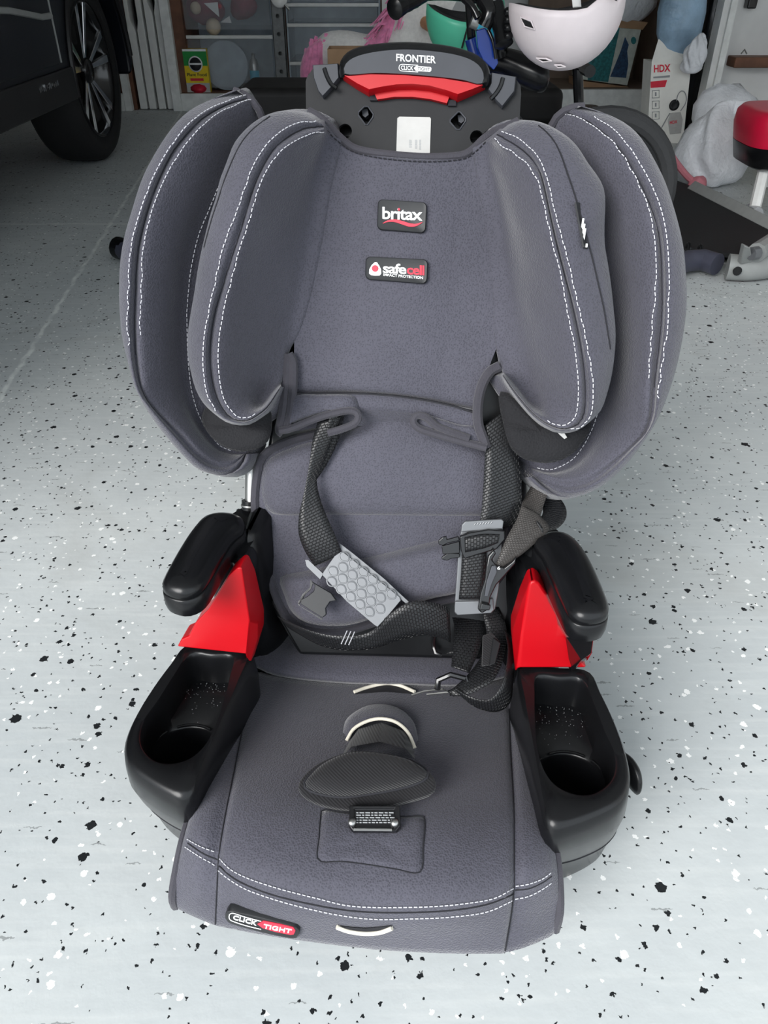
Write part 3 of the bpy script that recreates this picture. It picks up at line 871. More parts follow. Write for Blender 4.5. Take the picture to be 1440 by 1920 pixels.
# black handle with lettering
h_out = [(637, 146), (635, 130), (640, 112), (652, 98), (672, 89), (710, 82), (760, 79), (810, 82), (855, 89), (890, 101), (910, 117), (918, 135), (918, 158), (908, 166), (870, 156), (820, 149), (760, 144), (700, 142), (655, 146)]
h_in = [(647, 138), (645, 128), (650, 118), (662, 109), (682, 102), (715, 96), (760, 93), (808, 96), (850, 102), (880, 111), (898, 123), (906, 137), (906, 152), (899, 158), (868, 150), (820, 144), (760, 139), (702, 137), (660, 140)]
q0 = spline(h_out, 60, True); q1 = spline(h_in, 60, True)
a0 = np.array([bp(u, v, -.02) for u, v in q0]); a1 = np.array([bp(u, v, .020) for u, v in q0]); a2 = np.array([bp(u, v, .030) for u, v in (q0 * .6 + q1 * .4)]); a3 = np.array([bp(u, v, .034) for u, v in q1])
V, Fc = loft([a0, a1, a2, a3], 2, False, True, cap=True)
hd = obj('handle', V, Fc, M['plastic'], seat, angle=50)
p = bp(776, 118, .0343); n = BN
L3 = [bp(u, v, .0341) for u, v in q1]
mb = MB(); mb.prism(L3, BN * .0004); fp = mb.build('handle_face', M['plastic_mid'], hd, smooth=False)
p = bp(776, 118, .0347)
print_on(hd, 'FRONTIER', (743, 115), (817, 119.5), (743, 101), p, n, 'white', .018, 1.0)
band_on(hd, [(a, b, 1.3) for a, b in spline([(784, 122.6), (765, 121.4), (753, 121), (749, 123.5), (748.6, 130), (752, 133), (765, 134), (784, 135.2)], 40)], 1.0, p, n, 'white', 'lettering_frame', .0004)
print_on(hd, 'CLICK', (752, 131), (775, 132.3), (752, 123.3), p, n, 'white', .012, depth=.0008)
shape_on(hd, [(780, 124), (807, 126), (809, 128), (808.5, 133), (806, 135), (780, 133.5), (776, 128)], p, n, 'white', 'lettering_field', .0006)
print_on(hd, 'TIGHT', (783, 132), (806, 133.7), (783, 126), p, n, 'plastic_mid', .0, depth=.0010)
# white instruction label on the shell
mb = MB(); mb.prism([bp(u, v, .0122) for u, v in [(749, 219), (806, 220), (808, 223), (806, 290), (743, 290), (745, 222)]], BN * .0006)
lab = mb.build('instruction_label', M['label'], seat, smooth=False)
mb = MB()
for k, (u0, u1) in enumerate(((786, 790), (778, 783), (767, 773))):
    for j in range(9 - k):
        v = 262 + j * 2.2
        mb.prism([bp(a, b, .0130) for a, b in ((u0, v), (u1 - random.random() * 2, v), (u1 - 1, v + 1.1), (u0, v + 1.1))], BN * .0001)
mb.build('small_print', M['greyprint'], lab, smooth=False)

# ---------------- back pad (lumbar) below the headrest
pad_out = [(486, 872), (500, 848), (540, 828), (600, 812), (700, 790), (800, 792), (880, 812), (940, 845), (962, 880), (970, 930), (966, 985), (955, 1040), (935, 1085), (895, 1110), (850, 1122), (800, 1132), (750, 1148), (700, 1168), (655, 1182), (610, 1186), (572, 1180), (545, 1164), (525, 1135), (508, 1090), (494, 1040), (482, 985), (478, 930)]
q = spline(pad_out, 90, True)
V, Fc = pillow([bp(u, v, .012) for u, v in q], .010, BN, back=.02, rows=8)
lum = keep('lp0', obj('back_pad', V, Fc, M['fabric'], seat))
MB().tube([bp(u, v, .014) for u, v in q], .0050, 8, closed=True).build('pad_binding', M['binding'], lum)
def padpiece(out, d, h, name, n=60, rows=7):
    q = spline(out, n, True)
    V, Fc = pillow([bp(u, v, d) for u, v in q], h, BN, back=.008, rows=rows, p=3)
    return obj(name, V, Fc, M['fabric'], lum)
keep('lp1', padpiece([(505, 860), (560, 835), (640, 815), (720, 770), (800, 775), (880, 815), (935, 855), (952, 900), (950, 962), (890, 968), (760, 968), (600, 966), (510, 964), (492, 930), (492, 890)], .018, .016, 'upper_cushion', 80))
keep('lp2', padpiece([(494, 970), (560, 972), (700, 973), (850, 973), (945, 968), (880, 992), (800, 1012), (720, 1030), (660, 1042), (600, 1060), (522, 1076), (505, 1030)], -.010, .004, 'centre_cushion', 70))
keep('lp3', padpiece([(524, 1082), (570, 1068), (640, 1052), (720, 1034), (800, 1014), (880, 996), (948, 976), (945, 1030), (925, 1076), (880, 1102), (820, 1116), (760, 1134), (700, 1156), (650, 1170), (605, 1172), (570, 1166), (545, 1145), (532, 1115)], .016, .030, 'lower_bolster', 80))
stitch_part(['lp1', 'lp2', 'lp3'], [[(500, 967), (700, 969), (900, 970)], [(524, 1079), (572, 1066), (600, 1058)]], lum, m='binding', w=.0006)

# ---------------- lower flap of the headrest cover with the two belt tabs
def flap(out, d, h, name='belt_tab', n=44):
    q = spline(out, n, True)
    V, Fc = pillow([bp(u, v, d) for u, v in q], h, BN, back=.006, rows=6)
    return obj(name, V, Fc, M['fabric'], head)
V, Fc = loft([np.array([bp(u, v, d) for u, v in spline(r, 30)]) for r, d in (
    ([(546, 738), (620, 736), (720, 739), (800, 750), (902, 770)], .030),
    ([(546, 742), (620, 740), (720, 743), (800, 754), (902, 774)], .043),
    ([(542, 770), (620, 762), (720, 764), (800, 775), (898, 800)], .046),
    ([(535, 795), (620, 780), (720, 775), (800, 785), (900, 820)], .040),
    ([(530, 812), (620, 800), (720, 800), (800, 805), (905, 836)], .026))], 3)
keep('fl', obj('lower_flap', V, Fc, M['fabric'], head))
keep('t1', flap([(545, 742), (600, 740), (660, 742), (672, 760), (673, 775), (660, 770), (620, 772), (580, 782), (545, 795), (522, 806), (532, 770)], .047, .008))
keep('t2', flap([(775, 778), (790, 775), (825, 785), (860, 796), (890, 800), (905, 815), (912, 836), (880, 832), (840, 822), (800, 812), (778, 800)], .047, .006))
def bind(pts, d, r=.0042, name='flap_binding'):
    return MB().tube([bp(u, v, d) for u, v in spline(pts, 40)], r, 8).build(name, M['binding'], head)
bind([(541, 664), (549, 680), (549, 720), (546, 760), (540, 800)], .050, .0052)
bind([(541, 664), (536, 720), (531, 770), (524, 806), (530, 813)], .050, .0052)
bind([(524, 808), (545, 804), (590, 786), (630, 774), (660, 770), (672, 778), (668, 792), (645, 803), (615, 812)], .056)
bind([(937, 686), (918, 698), (903, 725), (896, 760), (897, 795), (907, 825), (912, 840)], .052, .0055)
bind([(912, 840), (870, 829), (820, 815), (785, 803), (775, 790), (782, 779), (800, 783), (820, 800), (850, 812), (880, 822)], .057)
seam_part(['fl', 't1', 't2', 'hc'], [[(550, 740), (620, 738), (700, 740), (770, 747), (840, 760), (895, 775)]], head, r=.0014)

# ---------------- back structure behind the pads
def bbox_part(name, px, d0, d1, m):
    L0 = np.array([bp(u, v, d0) for u, v in px]); mb = MB(); mb.prism(L0, -BN * (d0 - d1))
    return bevel(mb.build(name, m, seat, smooth=False), .006, 2)
bbox_part('back_shell', [(510, 250), (1000, 260), (985, 700), (960, 900), (965, 1130), (935, 1240), (560, 1230), (500, 1130), (495, 880), (520, 700)], .004, -.05, M['plastic'])
for x, y0 in ((474, 700), (990, 720)):
    MB().tube([bp(x + 4, y0 - 260, -.02), bp(x, y0 + 120, -.02), bp(x - 2, y0 + 250, -.02)], .0085, 12).build('steel_pole', M['steel'], seat)
    mb = MB(); mb.tube([bp(x - 2, y0 + 238, -.02), bp(x - 2, y0 + 255, -.02)], .0125, 12); mb.build('pole_collar', M['plastic'], seat)
    MB().tube([bp(x - 2, y0 + 246, -.02), bp(x - 2, y0 + 249, -.02)], .0132, 12).build('collar_ring', M['steel'], seat)

# ---------------- seat cushion
def col(pts):
    return [(u, v, z) for u, v, z in pts]
colsP = [
    [(463, 1249, .172), (438, 1300, .170), (412, 1365, .168), (388, 1435, .166), (364, 1510, .160), (345, 1575, .150), (333, 1630, .132), (325, 1680, .108), (330, 1700, .085)],
    [(464, 1247, .182), (442, 1296, .184), (418, 1362, .184), (394, 1432, .182), (370, 1505, .178), (352, 1572, .166), (342, 1630, .144), (336, 1682, .112), (345, 1710, .090)],
    [(466, 1253, .184), (455, 1300, .190), (437, 1370, .191), (418, 1440, .189), (398, 1515, .185), (380, 1588, .174), (374, 1645, .150), (370, 1695, .117), (375, 1724, .092)],
    [(470, 1258, .182), (462, 1300, .187), (454, 1370, .188), (440, 1442, .186), (425, 1515, .182), (411, 1600, .168), (407, 1650, .148), (404, 1705, .116), (404, 1735, .092)],
    [(478, 1262, .184), (474, 1305, .191), (468, 1372, .193), (456, 1444, .192), (440, 1520, .188), (424, 1606, .174), (418, 1655, .152), (416, 1708, .118), (416, 1738, .092)],
    [(560, 1279, .186), (560, 1320, .193), (555, 1385, .197), (545, 1460, .198), (535, 1545, .196), (525, 1640, .182), (520, 1690, .158), (518, 1730, .124), (518, 1757, .095)],
    [(700, 1285, .186), (700, 1330, .193), (700, 1395, .198), (700, 1475, .200), (700, 1565, .197), (700, 1670, .180), (700, 1715, .156), (700, 1750, .124), (700, 1780, .094)],
    [(840, 1286, .186), (840, 1330, .193), (845, 1395, .197), (850, 1475, .198), (852, 1565, .196), (855, 1668, .180), (855, 1715, .156), (855, 1755, .122), (852, 1788, .094)],
    [(940, 1280, .184), (942, 1330, .191), (945, 1395, .193), (948, 1470, .192), (950, 1555, .188), (951, 1650, .174), (950, 1700, .150), (945, 1750, .118), (938, 1788, .092)],
    [(953, 1275, .182), (954, 1330, .187), (957, 1395, .188), (961, 1470, .186), (964, 1550, .182), (964, 1640, .168), (962, 1690, .146), (955, 1740, .116), (946, 1786, .092)],
    [(960, 1270, .184), (964, 1325, .190), (970, 1390, .191), (976, 1465, .189), (983, 1545, .185), (988, 1630, .174), (990, 1680, .150), (988, 1732, .117), (980, 1778, .092)],
    [(966, 1262, .182), (976, 1318, .184), (988, 1385, .184), (1002, 1460, .182), (1016, 1535, .178), (1030, 1610, .166), (1037, 1660, .144), (1038, 1712, .112), (1030, 1757, .088)],
    [(970, 1258, .172), (982, 1315, .170), (996, 1382, .168), (1012, 1455, .166), (1028, 1530, .160), (1041, 1600, .150), (1047, 1655, .132), (1048, 1712, .108), (1040, 1745, .084)],
]
NS = 46
TILT = (-.072, -.064, -.048, -.026, -.008, 0, 0, 0, 0)     # the seat dips towards the back
rows = [spline([zp(u, v, z + t) for (u, v, z), t in zip(c, TILT)], NS) for c in colsP]
bot = lambda r, dz, f: np.array([p * np.array((f, 1, 1)) + np.array((0, .02, dz)) for p in r])
under = [np.array([p * np.array((.95, 1, 1)) + np.array((0, .015, -.022)) for p in rows[-1]]), np.array([p + np.array((0, .03, -.045)) for p in rows[6]]), np.array([p * np.array((.95, 1, 1)) + np.array((0, .015, -.022)) for p in rows[0]])]
V, Fc = loft(rows + under, 4, closed_r=True, caps_c=True)
cush = keep('cu', obj('seat_cushion', V, Fc, M['fabric'], seat))
for k in (0, -1):
    MB().tube(rows[k] + np.array((0, 0, .002)), .0048, 8).build('cushion_binding', M['binding'], cush)
seam_part(['cu'], [[(462, 1275), (457, 1355), (447, 1405), (435, 1467), (422, 1530), (412, 1590), (408, 1650), (404, 1732)],
                   [(954, 1330), (957, 1412), (961, 1475), (964, 1550), (964, 1640), (960, 1700), (947, 1782)],
                   [(352, 1581), (380, 1600), (408, 1612)], [(412, 1624), (440, 1648), (500, 1674), (570, 1692), (640, 1705), (700, 1710), (780, 1710), (850, 1706), (915, 1695), (961, 1677)],
                   [(966, 1669), (992, 1666), (1017, 1655), (1034, 1643)]], cush, r=.0007)
stitch_part(['cu'], [[(353, 1574), (378, 1588), (408, 1600)], [(414, 1610), (433, 1629), (467, 1646), (508, 1660), (550, 1672), (594, 1682), (647, 1695), (700, 1699), (753, 1699), (819, 1697), (871, 1692), (924, 1683), (961, 1665)], [(966, 1660), (990, 1656), (1017, 1646), (1032, 1635)],
                     [(349, 1588), (383, 1610), (406, 1623)], [(412, 1632), (425, 1643), (461, 1665), (517, 1685), (572, 1700), (633, 1713), (700, 1721), (779, 1720), (845, 1717), (911, 1708), (960, 1687)], [(965, 1684), (990, 1679), (1017, 1665), (1036, 1652)]], cush, on=.003, off=.0015)
# rear part of the seat, a rolled lip over the cushion
NB = 40
rr = [([(486, 1186), (540, 1170), (640, 1160), (760, 1160), (880, 1160), (955, 1178)], .168),
      ([(478, 1194), (540, 1186), (640, 1180), (760, 1180), (880, 1180), (962, 1190)], .187),
      ([(473, 1208), (540, 1206), (640, 1204), (760, 1206), (880, 1208), (965, 1210)], .198),
      ([(469, 1226), (530, 1236), (640, 1242), (760, 1246), (880, 1246), (966, 1236)], .203),
      ([(467, 1240), (525, 1260), (640, 1272), (760, 1275), (880, 1275), (966, 1256)], .199),
      ([(468, 1245), (522, 1267), (640, 1280), (760, 1283), (880, 1284), (966, 1264)], .190),
      ([(470, 1247), (522, 1268), (640, 1281), (760, 1285), (880, 1286), (966, 1266)], .170)]
rows = [spline([zp(u, v, z - .068) for u, v in r], NB) for r, z in rr]
V, Fc = loft(rows, 3)
keep('rc', obj('rear_cushion', V, Fc, M['fabric'], seat))

# belt slots with cream edging
def slot(pts_hi, pts_lo, name='belt_slot'):
    hi = spline(pts_hi, 20); lo = spline(pts_lo, 20)
    A = [hit(['cu'], u, v) for u, v in hi]; Bq = [hit(['cu'], u, v) for u, v in lo]
    V, Fc = loft([np.array([h[0] + h[1] * .0012 for h in A]), np.array([h[0] + h[1] * .0012 for h in Bq])])
    o = obj(name, V, Fc, M['thread_dark'], cush)
    return o, A, Bq
o, A, Bq = slot([(664, 1302), (690, 1293), (724, 1286), (750, 1290), (778, 1302)], [(664, 1303), (690, 1301), (724, 1299), (750, 1301), (778, 1303)])
MB().tube([h[0] + h[1] * .0035 for h in A], .0021, 8).build('slot_edging', M['cream'], cush)
o, A, Bq = slot([(632, 1733), (655, 1736), (685, 1738), (712, 1736), (735, 1733)], [(632, 1734), (655, 1742), (685, 1746), (712, 1744), (735, 1736)])
MB().tube([h[0] + h[1] * .002 for h in Bq], .0021, 8).build('slot_edging', M['cream'], cush)
# hood of fabric over the crotch strap
def cz(u, v, dz): return hit(['cu'], u, v)[0] + np.array((0, 0, dz))
r0 = [cz(*q, -.002) for q in ((640, 1372), (650, 1345), (680, 1325), (715, 1318), (750, 1328), (775, 1350), (786, 1385))]
r1 = [cz(*q) for q in ((646, 1378, .002), (656, 1358, .010), (684, 1342, .014), (715, 1338, .015), (747, 1345, .014), (772, 1364, .010), (782, 1392, .002))]
r2 = [cz(*q) for q in ((650, 1388, .001), (664, 1376, .010), (690, 1368, .016), (715, 1366, .018), (742, 1370, .016), (764, 1382, .010), (778, 1402, .001))]
r3 = [q - np.array((0, -.004, .008)) for q in r2]
V, Fc = loft([spline(r, 24) for r in (r0, r1, r2, r3)], 3)
hood = obj('strap_hood', V, Fc, M['fabric'], cush)
MB().tube(spline(r2, 24) + np.array((0, -.001, 0)), .0019, 8).build('slot_edging', M['cream'], cush)
# crotch strap and pad
V, Fc = loft([np.array([cz(u, v, dz) for u, v, dz in r]) for r in (
    [(655, 1392, .001), (672, 1376, .008), (715, 1368, .012), (758, 1380, .008), (772, 1396, .001)],
    [(650, 1405, .004), (668, 1395, .014), (715, 1388, .018), (758, 1398, .014), (775, 1412, .004)],
    [(640, 1432, .010), (660, 1425, .022), (712, 1420, .026), (760, 1428, .022), (778, 1436, .010)])], 3)
obj('crotch_strap', V, Fc, M['pad'], seat)
padn = np.array((0, -.30, .95)); padn /= np.linalg.norm(padn)
pc = cz(690, 1475, .026)
low = [(560, 1480), (565, 1462), (595, 1435), (645, 1414), (680, 1410), (732, 1416), (775, 1428), (802, 1445), (816, 1465), (815, 1482), (800, 1493), (745, 1508), (695, 1517), (650, 1519), (602, 1510), (572, 1496)]
q = spline(low, 48, True)
L = np.array([pp(u, v, pc, padn) for u, v in q]); c = L.mean(0)
V, Fc = loft([c + (L - c) * .5 - padn * .010, c + (L - c) * .93 - padn * .009, L - padn * .004, L + padn * .001, c + (L - c) * .95 + padn * .004, c + (L - c) * .4 + padn * .004], 3, False, True, cap=True)
cp = obj('crotch_pad', V, Fc, M['pad'], seat)
up = [(571, 1468), (600, 1438), (645, 1417), (680, 1413), (732, 1419), (775, 1430), (803, 1450), (790, 1466), (745, 1480), (690, 1490), (645, 1495), (602, 1490), (576, 1480)]
q = spline(up, 48, True)
L = np.array([pp(u, v, pc + padn * .004, padn) for u, v in q])
V, Fc = pillow(L, .020, padn, back=.003, rows=8)
obj('pad_top', V, Fc, M['pad'], cp)
MB().tube(L + padn * .001, .0016, 6, closed=True).build('pad_seam', M['thread_dark'], cp)
# stitched pocket panel and buckle
pk = [(602, 1522), (606, 1518), (640, 1522), (700, 1528), (756, 1532), (790, 1530), (797, 1537), (794, 1590), (788, 1636), (740, 1630), (690, 1622), (640, 1616), (597, 1614), (598, 1570)]
hh = [hit(['cu'], u, v) for u, v in spline(pk, 60, True)]
L = np.array([h[0] for h in hh])
V, Fc = pillow(L, .0028, hh[0][1], back=.004, rows=5)
pkt = keep('pk', obj('pocket_panel', V, Fc, M['fabric'], cush))
MB().tube(L + hh[0][1] * .0004, .0005, 6, closed=True).build('pocket_seam', M['thread_dark'], cush)
bn_ = np.array((0, -.35, .94)); bn_ /= np.linalg.norm(bn_)
bc = cz(702, 1545, .006)
bq = [(655, 1512), (750, 1512), (752, 1552), (744, 1562), (662, 1562), (654, 1552)]
L = np.array([pp(u, v, bc, bn_) for u, v in bq]); c = L.mean(0)
V, Fc = loft([L - bn_ * .014, L + bn_ * .003, c + (L - c) * .95 + bn_ * .006, c + (L - c) * .80 + bn_ * .006, c + (L - c) * .78 + bn_ * .004], 1, False, True, cap=True)
buck = bevel(obj('buckle', V, Fc, M['gloss'], seat, smooth=False), .0012, 2)
tag(buck, 'glossy black buckle with small grey print and two rivets')
for u, v in ((661, 1545), (740, 1546)):
    a = pp(u, v, bc, bn_)
    V, Fc = lathe([(.0038, 0), (.0038, .003), (.0026, .0046), (.0008, .005)], 14)
    R = np.array(Vector((0, 0, 1)).rotation_difference(Vector(bn_)).to_matrix())
    obj('rivet', [R @ np.array(v_) + a + bn_ * .005 for v_ in V], Fc, M['steel'], buck)
mb = MB()
random.seed(3)
for j in range(5):
    x = 668
    v = 1523 + j * 4.6
    while x < 734:
        w = random.choice((4, 6, 9))
        mb.prism([pp(a, b_, bc + bn_ * .0045, bn_) for a, b_ in ((x, v), (x + w, v + .2), (x + w, v + 2.2), (x, v + 2))], bn_ * .0004)
        x += w + 2
mb.build('small_print', M['greyprint'], buck, smooth=False)
bar = MB().tube([pp(663, 1555, bc + bn_ * .006, bn_), pp(735, 1556, bc + bn_ * .006, bn_)], .0013, 8).build('buckle_bar', M['steel'], buck)
# badge sewn on the front flap
h = hit(['cu'], 492, 1729)
p, n = h[0] + h[1] * .0014, h[1]
bl = [(428, 1706), (436, 1706), (500, 1720), (556, 1737), (562, 1744), (558, 1755), (550, 1757), (495, 1746), (434, 1729), (424, 1722), (423, 1712)]
L = np.array([pp(u, v, p, n) for u, v in spline(bl, 40, True)]); c = L.mean(0)
V, Fc = loft([L - n * .006, L + n * .001, c + (L - c) * .97 + n * .0016], 1, False, True, cap=True)
bd = obj('badge', V, Fc, M['patch'], seat, angle=40)
tag(bd, 'long black badge, white lettering left and red field right')
p = p + n * .0016
fr = spline([(490, 1726), (460, 1718), (438, 1711), (431, 1713), (431, 1722), (440, 1727), (465, 1735), (490, 1741)], 40)
band_on(bd, [(a, b, 1.6) for a, b in fr], 1.0, p, n, 'white', 'badge_frame')
print_on(bd, 'CLICK', (437, 1723), (481, 1735), (438.5, 1715), p, n, 'white', .02, 1.0)
shape_on(bd, [(483, 1732), (494, 1726), (525, 1732), (550, 1738), (554, 1744), (551, 1751), (545, 1752), (515, 1746), (492, 1739)], p, n, 'redprint', 'red_field', .0005)
print_on(bd, 'TIGHT', (494, 1738.5), (546, 1748.5), (495.5, 1731), p, n, 'white', .015, 1.0, depth=.0011)

# ---------------- moulded base with cup-holder trays
def tray(sx):
    par = seat
    rim = [(.152, .012), (.19, .014), (.228, .012), (.238, -.02), (.247, -.06), (.252, -.10), (.250, -.132), (.238, -.155), (.212, -.172), (.186, -.184), (.172, -.187), (.164, -.178), (.160, -.140), (.156, -.09), (.152, -.04)]
    low = [(.150, .012), (.19, .014), (.236, .012), (.250, -.03), (.262, -.06), (.264, -.09), (.260, -.108), (.244, -.126), (.218, -.141), (.196, -.149), (.180, -.151), (.168, -.146), (.160, -.115), (.156, -.07), (.150, -.03)]
    base = [(.148, .012), (.19, .014), (.236, .012), (.252, -.02), (.262, -.045), (.264, -.07), (.258, -.088), (.242, -.102), (.220, -.115), (.202, -.123), (.188, -.126), (.174, -.122), (.160, -.095), (.154, -.06), (.148, -.03)]
    n = 72
    A, Bq, Cq = (spline([(sx * x, y) for x, y in r], n, True) for r in (rim, low, base))
    def ringz(q, z): return np.array([(a, b, z) for a, b in q])
    c = A.mean(0)
    body = [ringz(Bq, .0795), ringz(Bq * .5 + A * .5 + (A - c) * .012, .118), ringz(A * .85 + Bq * .15 + (A - c) * .035, .158), ringz(A + (A - c) * .012, .184), ringz(A - (A - c) * .012, .197), ringz(c + (A - c) * .93, .2025)]
    # recess: straight tray at the back, round cup in front
    rec = [(.170, -.006), (.195, -.006), (.218, -.006), (.226, -.04), (.232, -.075), (.238, -.105), (.232, -.130), (.214, -.147), (.195, -.150), (.178, -.142), (.168, -.125), (.164, -.10), (.164, -.07), (.166, -.035)]
    cx, cy, cr_ = .201, -.108, .037
    Rq = spline([(sx * x, y) for x, y in rec], n, True)
    # align recess ring to the rim ring by direction from the tray centre
    def align(Q, ref):
        out = []
        ang = np.unwrap(np.arctan2(Q[:, 1] - c[1], Q[:, 0] - c[0])); 
        for p_ in ref:
            k = np.argmin(np.linalg.norm((Q - c) / np.linalg.norm(Q - c, axis=1)[:, None] - (p_ - c) / np.linalg.norm(p_ - c), axis=1))
            out.append(Q[k])
        return np.array(out)
    dense = spline([(sx * x, y) for x, y in rec], 900, True)
    Rr = align(dense, A)
    body += [ringz(Rr + (Rr - c) * .03, .2025), ringz(Rr, .2005), ringz(c + (Rr - c) * .985, .192), ringz(c + (Rr - c) * .95, .160)]
    cc = np.array((sx * cx, cy))
    circ = np.array([cc + (p_ - cc) / np.linalg.norm(p_ - cc) * cr_ for p_ in (c + (Rr - c) * .95)])
    body += [ringz(cc + (circ - cc) * 1.06, .156), ringz(circ, .152), ringz(cc + (circ - cc) * .94, .100), ringz(cc + (circ - cc) * .86, .097)]
    V, Fc = loft(body, 1, False, True)
    nb = len(body)
    Fc.append(tuple((nb - 1) * n + j for j in range(n)))
    V = list(V); 
    t = obj('cup_holder_tray', V, Fc, M['plastic'], par, angle=60)
    # lower skirt under the parting line
    sk = [ringz(Cq, .0), ringz(Cq + (Bq - Cq) * .12 , .004), ringz(Bq * .55 + Cq * .45, .045), ringz(Bq + (c - Bq) * .012, .0785)]
    V, Fc = loft(sk, 3, False, True, cap=True)
    obj('tray_skirt', V, Fc, M['plastic'], t, angle=60)
    MB().tube(ringz(Bq + (c - Bq) * .006, .079), .0012, 6, closed=True).build('parting_line', M['thread_dark'], t)
    # raised arcs where the tray drops into the cup
    for a0, a1 in ((62, 118), (20, 50), (135, 160)):
        pts = [(cc[0] + cr_ * 1.05 * math.cos(math.radians(a)), cc[1] + cr_ * 1.05 * math.sin(math.radians(a)), .158) for a in np.linspace(a0, a1, 10)]
        MB().tube(pts, .0016, 8).build('cup_lip', M['plastic'], t)
    # crumbs of dust in the tray
    mb = MB(); random.seed(5 if sx < 0 else 6)
    for k in range(70):
        x = sx * random.uniform(.172, .222); y = -.012 - abs(random.gauss(0, .022))
        s = random.uniform(.0002, .0007)
        if y > -.07: mb.box((x, y, .1615 + (y + .05) * .02), (s, s, s * .8))
    o = mb.build('crumbs', M['greyprint'], t, smooth=False); o['kind'] = 'stuff'
    return t
tray(-1); tray(1)
# plastic body under the cushion and behind the arms
bl = [(-.166, -.105), (-.10, -.150), (0, -.158), (.10, -.150), (.166, -.105), (.168, 0), (.170, .16), (.12, .24), (-.12, .24), (-.170, .16), (-.168, 0)]
V, Fc = rings(spline(bl, 60, True), [(0, .01), (.006, 0), (.06, 0), (.075, .004), (.080, .012)])
obj('base', V, Fc, M['plastic'], seat, angle=50)
for sx in (-1, 1):
    q = [(sx * .155, .060), (sx * .200, .050), (sx * .212, .075), (sx * .205, .13), (sx * .17, .17), (sx * .142, .16), (sx * .145, .09)]
    V, Fc = rings(spline(q, 40, True), [(0, .004), (.20, .002), (.27, .006), (.302, .012)])
    obj('arm_support', V, Fc, M['plastic'], seat, angle=50)
    # side wall that hugs the back pad
    q = [(sx * .136, .095), (sx * .152, .062), (sx * .166, .065), (sx * .172, .10), (sx * .168, .19), (sx * .15, .22), (sx * .13, .20)]
    V, Fc = rings(spline(q, 40, True), [(.10, .0), (.27, .0), (.315, .006), (.322, .014)])
    obj('side_wall', V, Fc, M['plastic'], seat, angle=50)
# armrests
def armrest(top_px, name='armrest'):
    q = spline([zp(u, v, .330)[:2] for u, v in top_px], 56, True)
    V, Fc = rings(q, [(.2985, .006), (.3005, .001), (.308, -.0005), (.321, -.0002), (.3222, .0012)])
    a = obj(name, V, Fc, M['plastic'], seat, angle=50)
    V, Fc = rings(q, [(.318, .006), (.3228, .0012), (.3242, .0004), (.3300, .0008), (.3345, .0042), (.3375, .0105), (.3385, .019), (.3388, .026)])
    obj('arm_cap', V, Fc, M['plastic'], a, angle=70)
    return a
armrest([(305, 1087), (332, 1036), (360, 993), (382, 971), (409, 963), (439, 965), (458, 974), (458, 990), (440, 1006), (420, 1034), (401, 1068), (386, 1092), (371, 1107), (352, 1115), (336, 1116), (317, 1111), (304, 1102)])
armrest([(1001, 1014), (1020, 1001), (1044, 998), (1067, 1004), (1087, 1020), (1104, 1045), (1120, 1077), (1135, 1113), (1143, 1139), (1138, 1155), (1114, 1163), (1087, 1161), (1069, 1150), (1055, 1125), (1036, 1084), (1017, 1042), (1003, 1024)])
# inner shoulders below the armrests
for px in ([(470, 985), (448, 1012), (430, 1042), (436, 1056), (456, 1058), (474, 1040), (480, 1010)],
           [(985, 1025), (1006, 1050), (1022, 1080), (1014, 1088), (994, 1084), (976, 1072), (970, 1042)]):
    q = spline([zp(u, v, .305)[:2] for u, v in px], 40, True)
    V, Fc = rings(q, [(.17, .004), (.25, .002), (.29, .0), (.302, .003), (.308, .010), (.310, .02)])
    V = [v + np.array((0, max(0, (.30 - v[2])) * .75, 0)) for v in V]
    obj('arm_shoulder', V, Fc, M['plastic'], seat, angle=60)
# red arm supports
def redpart(pts, faces, back):
    V = [zp(*p_) for p_ in pts]; k = len(V)
    V2 = V + [v + np.array(back) for v in V]
    F2 = list(faces)
    ed = {}
    for f in faces:
        for i in range(len(f)): ed[(f[i], f[(i + 1) % len(f)])] = 1
    F2 += [(b, a, a + k, b + k) for (a, b) in ed if (b, a) not in ed]
    F2 += [tuple(i + k for i in f)[::-1] for f in faces]
    return bevel(obj('red_support', V2, F2, M['red'], seat, smooth=False), .0032, 3, 12)
redpart([(332, 1213, .2075), (463, 1227, .2075), (466, 1255, .190), (484, 1196, .215), (484, 1168, .232), (468, 1164, .250), (396, 1156, .250), (366, 1168, .240), (354, 1192, .222), (340, 1198, .216),
         (466, 1092, .290), (453, 1064, .318), (446, 1064, .318), (428, 1080, .308), (405, 1118, .278), (390, 1143, .258)],
        [(0, 1, 5, 6, 7, 8, 9), (1, 2, 3, 4, 5), (5, 4, 10, 11), (6, 5, 11, 12, 13, 14, 15), (6, 15, 7)], (0.0, .030, -.006))
redpart([(1101, 1253, .2075), (972, 1253, .2075), (966, 1262, .200), (961, 1205, .222), (961, 1180, .236), (977, 1192, .250), (1046, 1193, .250), (1064, 1196, .246), (1081, 1232, .220), (1094, 1243, .213),
         (978, 1127, .288), (993, 1092, .318), (1003, 1088, .320), (1012, 1094, .316), (1026, 1115, .302), (1042, 1150, .276), (1050, 1173, .262)],
        [(0, 1, 5, 6, 7, 8, 9), (1, 2, 3, 4, 5), (5, 4, 10, 11), (6, 5, 11, 12, 13, 14, 15, 16), (6, 16, 7)], (0.0, .030, -.006))
